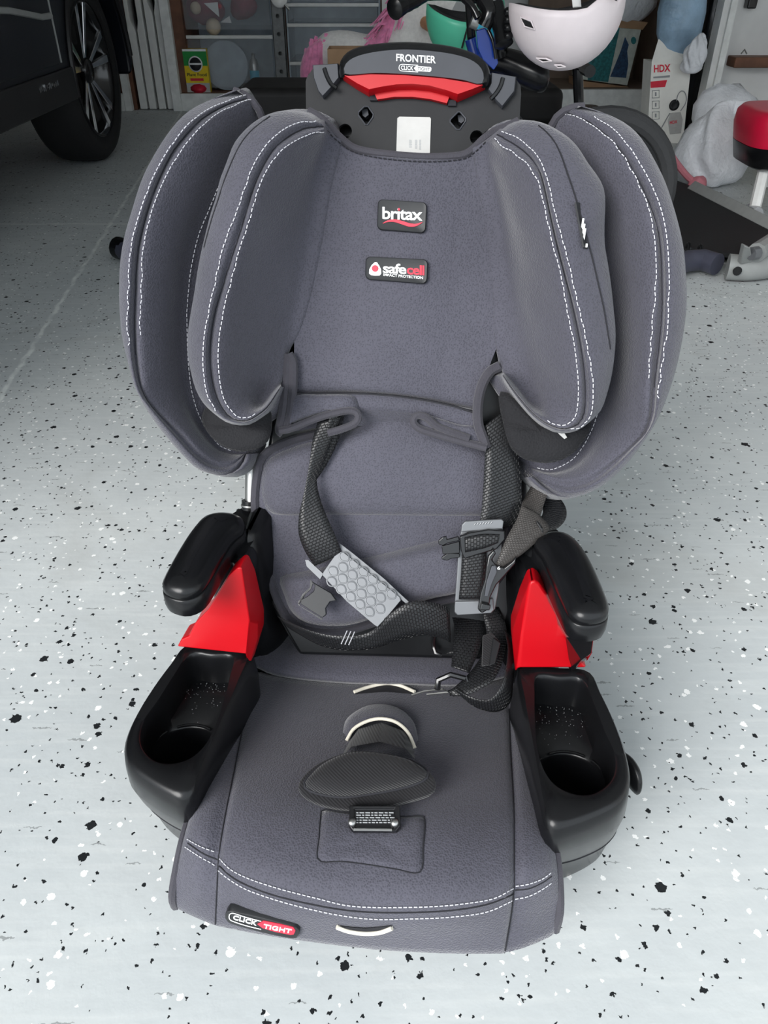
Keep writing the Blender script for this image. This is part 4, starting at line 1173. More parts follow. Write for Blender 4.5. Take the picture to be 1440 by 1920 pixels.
# recline lever poking out at the right
c0 = zp(1176, 1432, .075)
a, b = zp(1165, 1428, .085), zp(1200, 1470, .075)
V, Fc = loft([np.array([a * (1 - f) + b * f + np.array((0, math.cos(t) * w, math.sin(t) * w * 1.3)) for t in np.linspace(0, 2 * math.pi, 16, endpoint=False)]) for f, w in ((-1.6, .010), (-.8, .011), (0, .012), (.5, .0155), (.85, .014), (1.0, .009), (1.04, .003))], 3, False, True, cap=True)
obj('recline_lever', V, Fc, M['plastic'], seat)
# belt guide under the right armrest
mb = MB(); g0 = zp(1092, 1205, .26)
mb.prism([zp(u, v, .25) for u, v in ((1062, 1195), (1112, 1195), (1108, 1225), (1090, 1238))], (0, .03, -.05))
mb.build('belt_guide', M['gloss'], seat, smooth=False)
mb = MB(); mb.prism([zp(u, v, .235) for u, v in ((1103, 1207), (1113, 1196), (1109, 1226), (1102, 1237))], (0, .004, -.006)); mb.build('belt_guide_clip', M['red'], seat, smooth=False)

# ---------------- harness webbing
def strap(A, Bq, m='web', name='harness_strap', n=40, th=.0016):
    V, Fc, uv = ribbon(spline(A, n), spline(Bq, n), th)
    return obj(name, V, Fc, M[m], seat, uv=uv)
def b3(l): return [bp(u, v, d) for u, v, d in l]
# left shoulder strap, from the tab down into the silver chest clip
s1 = strap(b3([(596, 790, .050), (586, 826, .055), (580, 870, .058), (572, 915, .060), (561, 965, .064), (560, 1000, .066), (571, 1032, .066), (590, 1062, .062)]),
           b3([(640, 780, .052), (622, 826, .050), (606, 872, .046), (594, 898, .050), (602, 940, .056), (618, 980, .060), (632, 1012, .062), (640, 1040, .060)]))
strap(b3([(618, 782, .056), (606, 826, .052), (592, 862, .047), (588, 890, .045)]), b3([(646, 776, .048), (634, 826, .044), (612, 872, .043), (594, 899, .044)]))
# right shoulder strap, wide and flat
s2 = strap(b3([(905, 800, .045), (909, 840, .050), (908, 880, .054), (905, 930, .058), (900, 975, .060), (884, 1010, .058)]),
           b3([(945, 770, .040), (962, 820, .044), (974, 870, .046), (978, 910, .046), (976, 950, .046), (962, 985, .048)]))
# herringbone belt from the right, folded over
strap(b3([(978, 948, .058), (968, 975, .066), (950, 1008, .074), (935, 1045, .080), (920, 1085, .078)]),
      b3([(1012, 965, .050), (1030, 990, .058), (1010, 1012, .068), (975, 1042, .076), (944, 1060, .078)]), 'web_brown', 'lap_belt')
strap(b3([(1000, 905, .02), (985, 930, .03), (978, 948, .052), (985, 960, .058)]), b3([(1030, 915, .03), (1020, 945, .04), (1012, 968, .05), (1000, 975, .056)]), 'web_brown', 'lap_belt')
strap(b3([(1018, 917, .0), (1044, 930, .01), (1060, 950, .02), (1061, 972, .032), (1046, 990, .048), (1018, 1000, .064)]),
      b3([(1006, 930, .0), (1010, 938, .01), (1016, 948, .02), (1018, 960, .034), (1014, 970, .048), (1005, 978, .062)]), 'web', 'lap_belt')
# webbing behind the clips and down to the seat
strap(b3([(880, 1050, .058), (872, 1080, .064), (866, 1110, .066), (862, 1128, .064)]), b3([(930, 1030, .052), (925, 1075, .056), (918, 1105, .058), (910, 1130, .058)]))
# loop of lap webbing in front of the bolster
ZD = [0.0]
def z3(l): return [zp(u, v, z + ZD[0]) for u, v, z in l]
strap(z3([(520, 1155, .215), (575, 1180, .222), (630, 1192, .226), (690, 1186, .232), (730, 1152, .258), (770, 1128, .272), (815, 1130, .266), (842, 1140, .255)]),
      z3([(545, 1180, .195), (600, 1210, .200), (645, 1219, .206), (700, 1216, .212), (750, 1200, .226), (790, 1192, .232), (825, 1196, .226), (845, 1205, .215)]))
ZD[0] = -.042
strap(z3([(740, 1192, .208), (790, 1196, .208), (835, 1190, .212), (870, 1170, .225)]), z3([(765, 1205, .202), (800, 1218, .2), (832, 1226, .204), (870, 1222, .212)]))
strap(z3([(905, 1148, .262), (912, 1190, .246), (905, 1225, .238), (880, 1262, .232), (850, 1290, .226), (838, 1296, .222)]),
      z3([(935, 1138, .262), (950, 1180, .250), (945, 1230, .244), (925, 1275, .238), (880, 1302, .226), (850, 1306, .220)]))
strap(z3([(842, 1140, .25), (852, 1175, .244), (850, 1210, .236), (846, 1250, .226)]), z3([(900, 1130, .25), (908, 1170, .244), (900, 1215, .236), (880, 1262, .226)]))
# end of the lap strap looping out over the cushion, bottom right
strap(z3([(852, 1290, .232), (880, 1305, .226), (915, 1312, .232), (938, 1290, .246), (948, 1255, .256), (952, 1215, .258), (945, 1180, .256)]),
      z3([(858, 1300, .222), (890, 1325, .214), (930, 1335, .212), (956, 1318, .220), (962, 1280, .230), (964, 1240, .238), (962, 1200, .244)]))
# rough sewn block on the strap
a = z3([(905, 1192, .262), (922, 1188, .262), (936, 1204, .262), (922, 1246, .252), (903, 1250, .252)])
mb = MB(); mb.prism(a, (0, -.004, .005)); bevel(mb.build('sewn_block', M['pad'], seat, smooth=False), .0015, 2)
a = z3([(924, 1196, .265), (938, 1206, .265), (928, 1245, .255), (916, 1250, .255)])
mb = MB(); mb.prism(a, (0, -.004, .005)); bevel(mb.build('sewn_block', M['plastic_grey'], seat, smooth=False), .0015, 2)
# bar-tack stitches on the lap webbing
mb = MB()
for k in range(3):
    for j in range(7):
        u0, v0 = 640 + k * 7 + j * 1.6, 1207 - j * 3.6 + k * 1.0
        pA, pB = zp(u0, v0, .232), zp(u0 + 1.2, v0 - 2.6, .232)
        mb.tube([pA, pB], .0006, 5)
o = mb.build('stitching', M['stitch'], seat, smooth=False); o['kind'] = 'stuff'
# wire hook and rings at the cushion slot
MB().tube(z3([(772, 1303, .206), (795, 1296, .212), (830, 1292, .218), (842, 1298, .218), (800, 1302, .210)]), .0012, 8).build('wire_hook', M['steel'], seat)
MB().tube(z3([(820, 1292, .218), (822, 1275, .228), (845, 1265, .234), (872, 1272, .232), (880, 1285, .226), (862, 1292, .222), (842, 1300, .218)]), .0035, 8).build('hook_ring', M['gloss'], seat)
MB().tube(z3([(815, 1188, .228), (812, 1208, .222), (817, 1224, .216), (828, 1228, .214)]), .0028, 8).build('hook_ring', M['gloss'], seat)

# ---------------- silver chest-clip padding (left), with ogee embossing
cn = BN * .88 + np.array((0, 0, .35)); cn /= np.linalg.norm(cn)
c0 = bp(665, 1100, .072)
def cpx(u, v, dz=0.0): return pp(u, v, c0 + cn * dz, cn)
cor = [(642, 1030), (752, 1118), (708, 1176), (600, 1084)]   # top, right, bottom, left
loop = [(604, 1078), (606, 1072), (627, 1042), (636, 1036), (642, 1034), (700, 1080), (750, 1120), (752, 1126), (728, 1155), (708, 1176), (702, 1172), (650, 1128)]
L = np.array([cpx(u, v) for u, v in loop]); c = L.mean(0)
V, Fc = loft([L - cn * .010, L - cn * .001, c + (L - c) * .985 + cn * .0006], 1, False, True, cap=True)
clip = obj('chest_clip', V, Fc, M['silver'], seat, angle=40)
tag(clip, 'silver embossed chest clip cover on the left strap')
ax = (np.array(cor[1]) - np.array(cor[0])) / 6.0
ay = (np.array(cor[3]) - np.array(cor[0])) / 4.0
mb = MB()
def ogee(cu, cv):
    pts = []
    for t in np.linspace(0, 2 * math.pi, 26, endpoint=False):
        x, y = math.cos(t), math.sin(t)
        r = .40 + .10 * abs(y) ** 6 + .03 * abs(x)
        pts.append((cu + ax[0] * x * r + ay[0] * y * r, cv + ax[1] * x * r + ay[1] * y * r))
    return pts
for i in range(6):
    for j in range(4):
        off = .5 if j % 2 else 0.0
        cu_, cv_ = np.array(cor[0]) + ax * (i + .5 + off * .9) * .96 + ay * (j + .5)
        if i + off > 5.4: continue
        mb.tube([cpx(a, b, .0006) for a, b in ogee(cu_, cv_)], .0008, 6, closed=True)
mb.build('embossing', M['silver'], clip)
for px in ([(600, 1086), (575, 1062), (572, 1050), (578, 1050), (606, 1076)], [(640, 1032), (636, 1018), (662, 1038), (720, 1085), (755, 1118), (766, 1128), (764, 1134), (750, 1122)]):
    mb = MB(); mb.prism([cpx(u, v, -.003) for u, v in px], -cn * .008)
    mb.build('clip_flange', M['silver'], clip, smooth=False)
# black buckle tongue beside it
tq = [(585, 1090), (592, 1098), (590, 1108), (578, 1118), (566, 1124), (565, 1132), (586, 1146), (606, 1158), (613, 1152), (612, 1140), (620, 1128), (632, 1126), (622, 1112)]
mb = MB(); mb.prism([cpx(u, v, -.006) for u, v in tq], cn * .006)
bevel(mb.build('clip_tongue', M['patch'], seat, smooth=False), .0012, 2)
mb = MB(); mb.prism([cpx(u, v, -.0075) for u, v in [(583, 1087), (588, 1092), (584, 1104), (572, 1116), (560, 1128), (564, 1136), (606, 1160), (604, 1162), (560, 1134), (568, 1114), (582, 1102)]], cn * .004)
mb.build('tongue_edge', M['gloss'], seat, smooth=False)

# ---------------- silver adjuster plate (right) and black clips
an = BN * .8 + np.array((0, -.25, .15)); an /= np.linalg.norm(an)
c1 = bp(895, 1060, .066)
def apx(u, v, dz=0.0): return pp(u, v, c1 + an * dz, an)
def plate(name, loop, z0, th, m, par=seat, bw=.001, n=None):
    q = spline(loop, n, True) if n else loop
    mb = MB(); mb.prism([apx(u, v, z0) for u, v in q], an * th)
    return bevel(mb.build(name, m, par, smooth=False), bw, 2)
ad = plate('adjuster_plate', [(866, 982), (872, 978), (938, 973), (943, 977), (940, 1040), (935, 1100), (928, 1140), (922, 1147), (858, 1152), (853, 1148), (852, 1138), (857, 1070), (860, 1020)], -.006, .004, M['silver'])
tag(ad, 'silver strap adjuster plate with embossed top edge')
plate('plate_edge', [(864, 996), (866, 982), (872, 976), (940, 972), (944, 976), (942, 990), (903, 993)], -.002, .005, M['silver'], ad, .0012)
for k in range(7):
    u = 889 + k * 5.2
    MB().tube([apx(u, 984.5 - k * .5, .0035), apx(u + 3, 980.5 - k * .5, .0035)], .0007, 6).build('embossed_mark', M['silver'], ad)
plate('plate_foot', [(853, 1126), (900, 1125), (924, 1120), (926, 1142), (920, 1148), (858, 1152), (852, 1146)], -.002, .004, M['silver'], ad, .0012)
strap([apx(866, 1040, .0035), apx(864, 1080, .0035), (apx(860, 1124, .0025))], [apx(912, 1030, .003), apx(912, 1075, .003), apx(905, 1124, .002)], 'web', 'adjuster_web', 12)
cb = plate('clip_body', [(861, 1003), (880, 996), (915, 990), (945, 992), (946, 1010), (930, 1028), (895, 1038), (870, 1046), (864, 1030)], .001, .008, M['gloss'], seat, .002)
strap([apx(871, 1008, .0100), apx(905, 1002, .0105), apx(937, 1002, .0095)], [apx(872, 1036, .0100), apx(908, 1028, .0105), apx(934, 1018, .0095)], 'web', 'clip_web', 14)
for px in ([(822, 1012), (830, 1005), (838, 1004), (838, 1010), (860, 1004), (862, 1012), (840, 1017), (830, 1022), (822, 1019)],
           [(828, 1043), (838, 1036), (846, 1035), (862, 1036), (862, 1044), (846, 1046), (838, 1050), (828, 1047)],
           [(828, 1022), (862, 1013), (862, 1036), (830, 1038)]):
    plate('clip_prong', px, .0, .005, M['gloss'], cb, .0012)
# black metal hook hanging on the herringbone belt
hn = an
hook = [(925, 1028), (915, 1040), (911, 1060), (908, 1085), (900, 1110), (895, 1140), (903, 1148), (916, 1140), (919, 1118), (930, 1095), (948, 1075), (966, 1055), (968, 1040), (960, 1050), (945, 1062), (930, 1058), (922, 1048), (930, 1036)]
hk = plate('belt_hook', hook, .012, .006, M['gloss'], seat, .002)
plate('hook_spine', [(922, 1060), (930, 1060), (932, 1072), (922, 1095), (915, 1118), (908, 1118), (912, 1090)], .019, .002, M['plastic_mid'], hk, .001)
plate('hook_end', [(902, 1128), (920, 1132), (918, 1142), (898, 1142)], .018, .006, M['gloss'], hk, .0015)
print_on(hk, '36', (926, 1068), (938, 1068), (926, 1062), apx(930, 1064, .0185), an, 'white', .0)

# little white care tag under the right head wing
mb = MB(); mb.prism([bp(u, v, .085) for u, v in ((1043, 808), (1058, 812), (1063, 820), (1058, 823), (1048, 814))], BN * .001)
mb.build('care_tag', M['label'], seat, smooth=False)

# ================================================================== things behind the seat
M['paint'] = mat('dark_car_paint', (0.005, 0.006, 0.010), 0.30, spec=0.3, coat=0.12, noise=False)
M['clad'] = mat('car_cladding', (0.009, 0.009, 0.010), 0.45)
M['rubber'] = mat('tyre_rubber', (0.010, 0.010, 0.011), 0.75, bump=('noise', 60, 0.3, 0.002))
M['rubber_grey'] = mat('dusty_bike_tyre', (0.035, 0.036, 0.038), 0.85, bump=('noise', 160, 0.5, 0.003))
M['chrome'] = mat('chrome', (0.75, 0.76, 0.78), 0.12, metal=1.0, noise=False)
M['glass_dark'] = mat('dark_car_glass', (0.006, 0.007, 0.008), 0.05, spec=0.8, noise=False)
M['white_wood'] = mat('white_painted_wood', (0.80, 0.81, 0.79), 0.65, noise=(22, 0.10), bump=('noise', 30, 0.25, 0.003))
M['brown_wood'] = mat('brown_wood', (0.15, 0.065, 0.036), 0.6, noise=(16, 0.3), bump=('noise', 20, 0.3, 0.003))
M['board'] = mat('hardboard', (0.20, 0.145, 0.11), 0.75, noise=(10, 0.15))
M['white_plastic'] = mat('white_plastic', (0.80, 0.80, 0.78), 0.5, noise=(20, 0.06))
M['bin'] = mat('translucent_bin_plastic', (0.60, 0.64, 0.68), 0.35, alpha=0.14, noise=(20, 0.05))
M['lidgrey'] = mat('blue_grey_plastic', (0.40, 0.46, 0.52), 0.55, noise=(14, 0.12))
M['maroon'] = mat('maroon_cloth', (0.26, 0.05, 0.08), 0.85, noise=(14, 0.25))
M['teal'] = mat('teal_cloth', (0.08, 0.34, 0.32), 0.85, noise=(14, 0.25))
M['tan'] = mat('tan_plastic', (0.72, 0.60, 0.44), 0.6)
M['galv'] = mat('grey_perforated_steel', (0.16, 0.165, 0.165), 0.55, metal=0.4, noise=(60, 0.15))
M['green'] = mat('green_print', (0.01, 0.28, 0.05), 0.5)
M['yellow'] = mat('yellow_print', (0.82, 0.60, 0.01), 0.5)
M['pink_fur'] = mat('pink_plush', (0.88, 0.30, 0.52), 0.95, noise=(40, 0.2), sheen=0.6)
M['plush'] = mat('white_plush', (0.85, 0.83, 0.80), 0.95, noise=(60, 0.08), bump=('noise', 220, 0.5, 0.004), sheen=0.4)
M['peg'] = mat('turned_wood_peg', (0.55, 0.27, 0.13), 0.55, noise=(30, 0.15))
M['card'] = mat('cardboard', (0.42, 0.26, 0.15), 0.8, noise=(12, 0.12))
M['mint'] = mat('mint_helmet_shell', (0.10, 0.55, 0.36), 0.35, noise=(15, 0.05))
M['aqua'] = mat('aqua_helmet_shell', (0.01, 0.38, 0.58), 0.3, noise=(15, 0.05))
M['blue'] = mat('metallic_blue_paint', (0.004, 0.035, 0.26), 0.25, spec=0.6, coat=0.7, noise=False)
M['helmet'] = mat('pale_pink_helmet_shell', (0.78, 0.70, 0.72), 0.42, noise=(25, 0.03))
M['foam'] = mat('black_helmet_foam', (0.012, 0.012, 0.013), 0.8, bump=('noise', 120, 0.3, 0.002))
M['treebox'] = mat('pale_printed_card', (0.52, 0.55, 0.50), 0.6, noise=(30, 0.15))
M['tealprint'] = mat('teal_print', (0.02, 0.16, 0.17), 0.6, noise=(60, 0.4))
M['navyprint'] = mat('navy_print', (0.02, 0.055, 0.12), 0.6, noise=(70, 0.5))
M['whitebox'] = mat('white_card', (0.86, 0.85, 0.80), 0.55, noise=(15, 0.05))
M['bag'] = mat('thin_white_bag', (0.80, 0.82, 0.86), 0.4, noise=(9, 0.12), bump=('noise', 22, 0.7, 0.02))
M['bag_blue'] = mat('pale_blue_bag', (0.30, 0.44, 0.58), 0.35, noise=(8, 0.3), bump=('noise', 18, 0.6, 0.02))
M['pinkstrap'] = mat('pink_drawstring', (0.58, 0.20, 0.24), 0.5)
M['greyframe'] = mat('grey_powder_coat', (0.27, 0.28, 0.275), 0.5, noise=(30, 0.06))
M['sleeve'] = mat('slate_foam_sleeve', (0.050, 0.052, 0.075), 0.5, noise=(30, 0.1))
M['deck'] = mat('black_deck_mat', (0.008, 0.009, 0.010), 0.8, bump=('noise', 200, 0.3, 0.002))
M['redpad'] = mat('red_vinyl', (0.62, 0.008, 0.045), 0.35, noise=(12, 0.06))
M['bench'] = mat('worn_black_vinyl', (0.008, 0.0075, 0.0075), 0.6, spec=0.3, noise=(9, 0.4), bump=('noise', 30, 0.3, 0.004))
M['green_bag'] = mat('green_yellow_wrapper', (0.45, 0.36, 0.02), 0.4, noise=(5, 0.4))

def wbox(mb, u0, u1, v0, v1, Y, dep):
    """box whose front face stands at distance Y and fills the given pixels (bottom edge sets the width)"""
    a, b = wy(u0, v1, Y), wy(u1, v1, Y); t = wy((u0 + u1) / 2, v0, Y)
    return mb.box(((a[0] + b[0]) / 2, Y + dep / 2, (a[2] + t[2]) / 2), (abs(b[0] - a[0]), dep, abs(t[2] - a[2])))

# ---------------- dark car parked at the left
CX, WY, WR = -1.36, 4.30, 0.40
car = thing('car', 'dark car parked at the left with multi-spoke alloy wheel', 'car', (-2.25, 2.9, 0))
def C(p): return np.array((p[0] + 2.25, p[1] - 2.9, p[2]))
def arch(cy, n=18, r=.46):
    out = []
    a0 = math.asin((.33 - .40) / r)
    for k in range(n + 1):
        a = a0 + (math.pi - 2 * a0) * k / n
        out.append((cy + r * math.cos(a), .40 + r * math.sin(a)))
    return out
prof = [(0.55, .45), (0.50, .75), (0.62, .98), (4.70, .98), (4.80, .90), (4.815, .50), (4.80, .36)] + arch(WY) + arch(1.5) + [(0.75, .34)]
bm = bmesh.new()
vs = [bm.verts.new(tuple(C((CX, y, z)))) for y, z in prof]
es = [bm.edges.new((vs[i], vs[(i + 1) % len(vs)])) for i in range(len(vs))]
r = bmesh.ops.triangle_fill(bm, use_beauty=True, edges=es)
fs = [g for g in r['geom'] if isinstance(g, bmesh.types.BMFace)]
ex = bmesh.ops.extrude_face_region(bm, geom=fs)
bmesh.ops.translate(bm, verts=[g for g in ex['geom'] if isinstance(g, bmesh.types.BMVert)], vec=(-1.76, 0, 0))
bmesh.ops.recalc_face_normals(bm, faces=bm.faces)
bm.verts.index_update()
V = [tuple(v.co) for v in bm.verts]; Fc = [tuple(v.index for v in f.verts) for f in bm.faces]; bm.free()
body = bevel(obj('body', V, Fc, M['paint'], car, smooth=False), .02, 2)
cab = [(.75, .98), (1.25, 1.58), (3.3, 1.62), (4.25, 1.02), (4.3, .98)]
mb = MB()
lo = [C((CX - .03, y, z)) for y, z in cab]; lo2 = [C((CX - .16 if z > 1.2 else CX - .03, y, z)) for y, z in cab]
mb.add(lo2 + [p_ + np.array((-1.44 if cab[i][1] > 1.2 else -1.70, 0, 0)) for i, p_ in enumerate(lo2)], [(0, 1, 2, 3, 4), (9, 8, 7, 6, 5)] + [(i, i + 5, (i + 1) % 5 + 5, (i + 1) % 5) for i in range(5)])
mb.build('cabin', M['paint'], car, smooth=False)
for ya, yb in ((1.35, 2.2), (2.28, 3.2)):
    mb = MB(); mb.add([C(q) for q in ((CX - .035, ya - .1, 1.03), (CX - .035, yb + .1, 1.03), (CX - .135, yb - .05, 1.5), (CX - .135, ya + .1, 1.5))] + [C(q) for q in ((CX - .028, ya - .1, 1.03), (CX - .028, yb + .1, 1.03), (CX - .128, yb - .05, 1.5), (CX - .128, ya + .1, 1.5))], [(0, 1, 2, 3), (4, 5, 6, 7)[::-1], (0, 4, 5, 1), (1, 5, 6, 2), (2, 6, 7, 3), (3, 7, 4, 0)])
    mb.build('side_window', M['glass_dark'], car, smooth=False)
# doors: two panels standing slightly proud with shut lines
for ya, yb in ((1.95, 2.75), (2.765, 3.70)):
    mb = MB(); mb.box(C((CX + .004, (ya + yb) / 2, .72)), (.012, yb - ya, .47))
    bevel(mb.build('door', M['paint'], car, smooth=False), .006, 2)
mb = MB(); mb.box(C((CX + .004, 2.90, .402)), (.020, 1.86, .125)); bevel(mb.build('sill_cladding', M['clad'], car, smooth=False), .008, 2)
mb = MB(); mb.tube([C((CX + .012, y, z)) for y, z in ((2.0, .735), (2.8, .72), (3.3, .690), (3.60, .655), (3.70, .655))], .008, 8, flat=1.4); mb.build('reflection_strip', M['greyframe'], car)  # grey tube drawn in place of the reflection line along the doors
mb = MB(); mb.tube([C((CX + .012, 3.705, z)) for z in (.49, .6, .8, .95)], .004, 6); mb.build('door_highlight', M['greyframe'], car)  # pale line modelled for the highlight down the edge of the door
MB().tube([C((CX + .004, WY + .462 * math.cos(a), .40 + .462 * math.sin(a))) for a in np.linspace(.05, math.pi + .12, 30)], .014, 8).build('arch_trim', M['clad'], car)
# chrome badge, too small to read: a row of bright strokes
mb = MB(); random.seed(11)
for k in range(11):
    y = 3.40 + k * .020; h = random.uniform(.010, .026)
    mb.box(C((CX + .016, y, .425 + .003 * math.sin(k * 2.1))), (.004, .010 + .006 * random.random(), h), rotm('X', random.uniform(-.5, .5)))
mb.build('badge', M['chrome'], car, smooth=False)
def wheel(cy, xo):
    prof = [(.285, .0), (.292, -.012), (.33, .006), (.37, .004), (.392, -.02), (.40, -.06), (.40, -.17), (.392, -.21), (.37, -.235), (.30, -.235), (.285, -.22)]
    n = 48
    V = [C((xo + x, cy + r_ * math.cos(2 * math.pi * j / n), WR + r_ * math.sin(2 * math.pi * j / n))) for r_, x in prof for j in range(n)]
    ty = obj('tyre', V, grid_faces(len(prof), n, False, True), M['rubber'], car)
    pr2 = [(.292, -.006), (.284, -.004), (.270, -.030), (.262, -.12), (.10, -.16), (.0, -.16)]
    V = [C((xo + x, cy + r_ * math.cos(2 * math.pi * j / n), WR + r_ * math.sin(2 * math.pi * j / n))) for r_, x in pr2 for j in range(n)]
    rim = obj('rim', V, grid_faces(len(pr2), n, False, True), M['gloss'], car)
    for k in range(5):
        for s_ in (-1, 1):
            a = 2 * math.pi * k / 5 + .31 + s_ * .13; a2 = 2 * math.pi * k / 5 + .31 + s_ * .21
            d0 = np.array((0, math.cos(a), math.sin(a))); d1 = np.array((0, math.cos(a2), math.sin(a2))); t0 = np.array((0, -math.sin(a2), math.cos(a2)))
            c_ = np.array((xo, cy, WR))
            q = [c_ + d0 * .05 + np.array((-.035, 0, 0)) - t0 * .010, c_ + d0 * .05 + np.array((-.035, 0, 0)) + t0 * .010, c_ + d1 * .283 + np.array((-.008, 0, 0)) + t0 * .019, c_ + d1 * .283 + np.array((-.008, 0, 0)) - t0 * .019]
            mb = MB(); mb.prism([C(p_) for p_ in q], (-.02, 0, 0)); bevel(mb.build('spoke', M['chrome'], rim, smooth=False), .004, 2)
    V, Fc = lathe([(.055, -.03), (.055, 0), (.045, .012), (.0, .014)], 20)
    obj('hub_cap', [C((xo - .03 + z, cy + x, WR + y)) for x, y, z in V], Fc, M['gloss'], rim)
wheel(WY, -1.41); wheel(1.5, -1.41)
mb = MB(); 
for cy in (WY, 1.5): mb.box(C((-1.75, cy, .62)), (.30, .80, .34))
mb.build('wheel_well', M['clad'], car, smooth=False)

# ---------------- white shelving along the back wall
SY = 5.85
shelf = thing('storage_shelf', 'white painted wooden shelving with brown sides against the back wall', 'shelf', (-1.1, 6.1, 0))
def S(p): return np.array(p) - np.array((-1.1, 6.1, 0))
def spart(name, x0, x1, y0, y1, z0, z1, m, parent=shelf, off=S):
    mb = MB(); mb.box(off(((x0 + x1) / 2, (y0 + y1) / 2, (z0 + z1) / 2)), (x1 - x0, y1 - y0, z1 - z0))
    return bevel(mb.build(name, m, parent, smooth=False), .003, 1)
xa0, xa1 = wy(234, 200, SY)[0], wy(248, 205, SY)[0]
xb0, xb1 = wy(325, 205, SY)[0], wy(342, 205, SY)[0]
xe = wy(716, 120, SY)[0]
spart('post', xa0, xa1, SY, SY + .05, 0, 1.9, M['white_wood'])
spart('post', xb0, xb1, SY, SY + .05, 0, 1.9, M['white_wood'])
spart('post', xe, xe + .06, SY, SY + .05, 0, 1.9, M['white_wood'])
spart('side_panel', xa1 - .005, xa1 + .025, SY + .05, SY + .60, 0, 1.9, M['brown_wood'])
spart('side_panel', xb1 - .005, xb1 + .07, SY + .05, SY + .60, 0, 1.9, M['brown_wood'])
spart('back_panel', xa0 - .9, xe + .06, SY + .60, SY + .615, 0, 1.9, M['brown_wood'])
spart('base_board', xb1, xe, SY, SY + .03, .0, .105, M['white_wood'])
spart('base_board', xa0 - .9, xa0, SY, SY + .03, .0, .105, M['white_wood'])
spart('shelf_board', xb1, xe, SY + .03, SY + .60, .09, .108, M['brown_wood'])
spart('shelf_board', xb1, xe, SY + .03, SY + .60, 1.25, 1.27, M['white_wood'])

# two white folding tables standing on edge between the posts
for k, (u0, u1, lab, hz) in enumerate(((259, 290, 'white folded table nearest the left shelf post, long dark handle slot', .52), (294, 325, 'white folded table beside the brown shelf panel, narrower of the pair', .62))):
    x0, x1 = wy(u0, 203, SY)[0], wy(u1, 203, SY)[0]
    t = thing('folding_table', lab, 'table', ((x0 + x1) / 2, SY + .35, 0), 0, 'folded tables between the shelf posts')
    w = (x1 - x0 - .012) / 2
    for s_ in (-1, 1):
        mb = MB(); 
        q = [(-w / 2, 0.0), (w / 2, 0.0), (w / 2, hz - .10), (w / 2 - s_ * 0 , hz), (w / 2, 1.5), (-w / 2, 1.5)]
        inner = 1 if s_ < 0 else -1
        cut_ = [(-w / 2, .004), (w / 2, .004), (w / 2, 1.5), (-w / 2, 1.5)]
        if s_ < 0: cut_ = [(-w / 2, .004), (w / 2, .004), (w / 2, hz - .06), (w / 2 - .022, hz), (w / 2 - .022, 1.5), (-w / 2, 1.5)]
        else: cut_ = [(-w / 2, .004), (w / 2, .004), (w / 2, 1.5), (-w / 2 + .014, 1.5), (-w / 2 + .014, hz), (-w / 2, hz - .06)]
        mb.prism([(x + s_ * (w / 2 + .006), -.30, z) for x, z in cut_], (0, .50, 0))
        bevel(mb.build('table_half', M['white_plastic'], t, smooth=False), .006, 2)
    mb = MB(); mb.box((0, -.05, .75), (.010, .40, 1.4)); mb.build('hinge_gap', M['gloss'], t, smooth=False)

# plastic drawer towers
def tower(name, lab, u0, u1, Y, levels, dep=.40):
    x0, x1 = wy(u0, 120, Y)[0], wy(u1, 120, Y)[0]
    zt = 1.2
    t = thing(name, lab, 'drawers', ((x0 + x1) / 2, Y, .11))
    off = lambda p: np.array(p) - np.array(((x0 + x1) / 2, Y, .11))
    for s_ in (x0, x1 - .012):
        mb = MB(); mb.box(off((s_ + .006, Y + dep / 2 + .02, .66)), (.010, dep, 1.10)); mb.build('side_frame', M['lidgrey'], t, smooth=False)
    mb = MB(); mb.box(off(((x0 + x1) / 2, Y + dep + .02, .66)), (x1 - x0, .01, 1.10)); mb.build('back_frame', M['lidgrey'], t, smooth=False)
    for z0, z1 in levels:
        mb = MB(); xm = (x0 + x1) / 2; w = x1 - x0 - .035
        mb.box(off((xm, Y + .005, (z0 + z1) / 2)), (w, .006, z1 - z0 - .03))
        mb.box(off((xm, Y + dep / 2, z0 + .012)), (w, dep - .02, .006))
        d = mb.build('drawer', M['bin'], t, smooth=False)
        mb = MB(); mb.box(off((xm, Y - .006, z1 - .004)), (w + .02, .022, .020)); 
        bevel(mb.build('drawer_lip', M['white_plastic'], d, smooth=False), .004, 2)
    return (x0 + x1) / 2, t
zl = lambda v, Y: wy(450, v, Y)[2]
x1c, _ = tower('drawer_tower', 'clear plastic drawers with festive cloth inside, left of the steel post', 347, 517, SY + .10, [(.115, zl(68, SY + .1)), (zl(66, SY + .1) + .02, zl(66, SY + .1) + .36), (zl(66, SY + .1) + .38, 1.15)])
x2c, _ = tower('drawer_tower', 'clear plastic drawers with pale lips, right of the steel post', 541, 713, SY + .02, [(.115, zl(118, SY)), (zl(118, SY), zl(46, SY)), (zl(46, SY), zl(8, SY)), (zl(8, SY), 1.0), (1.0, 1.15)])
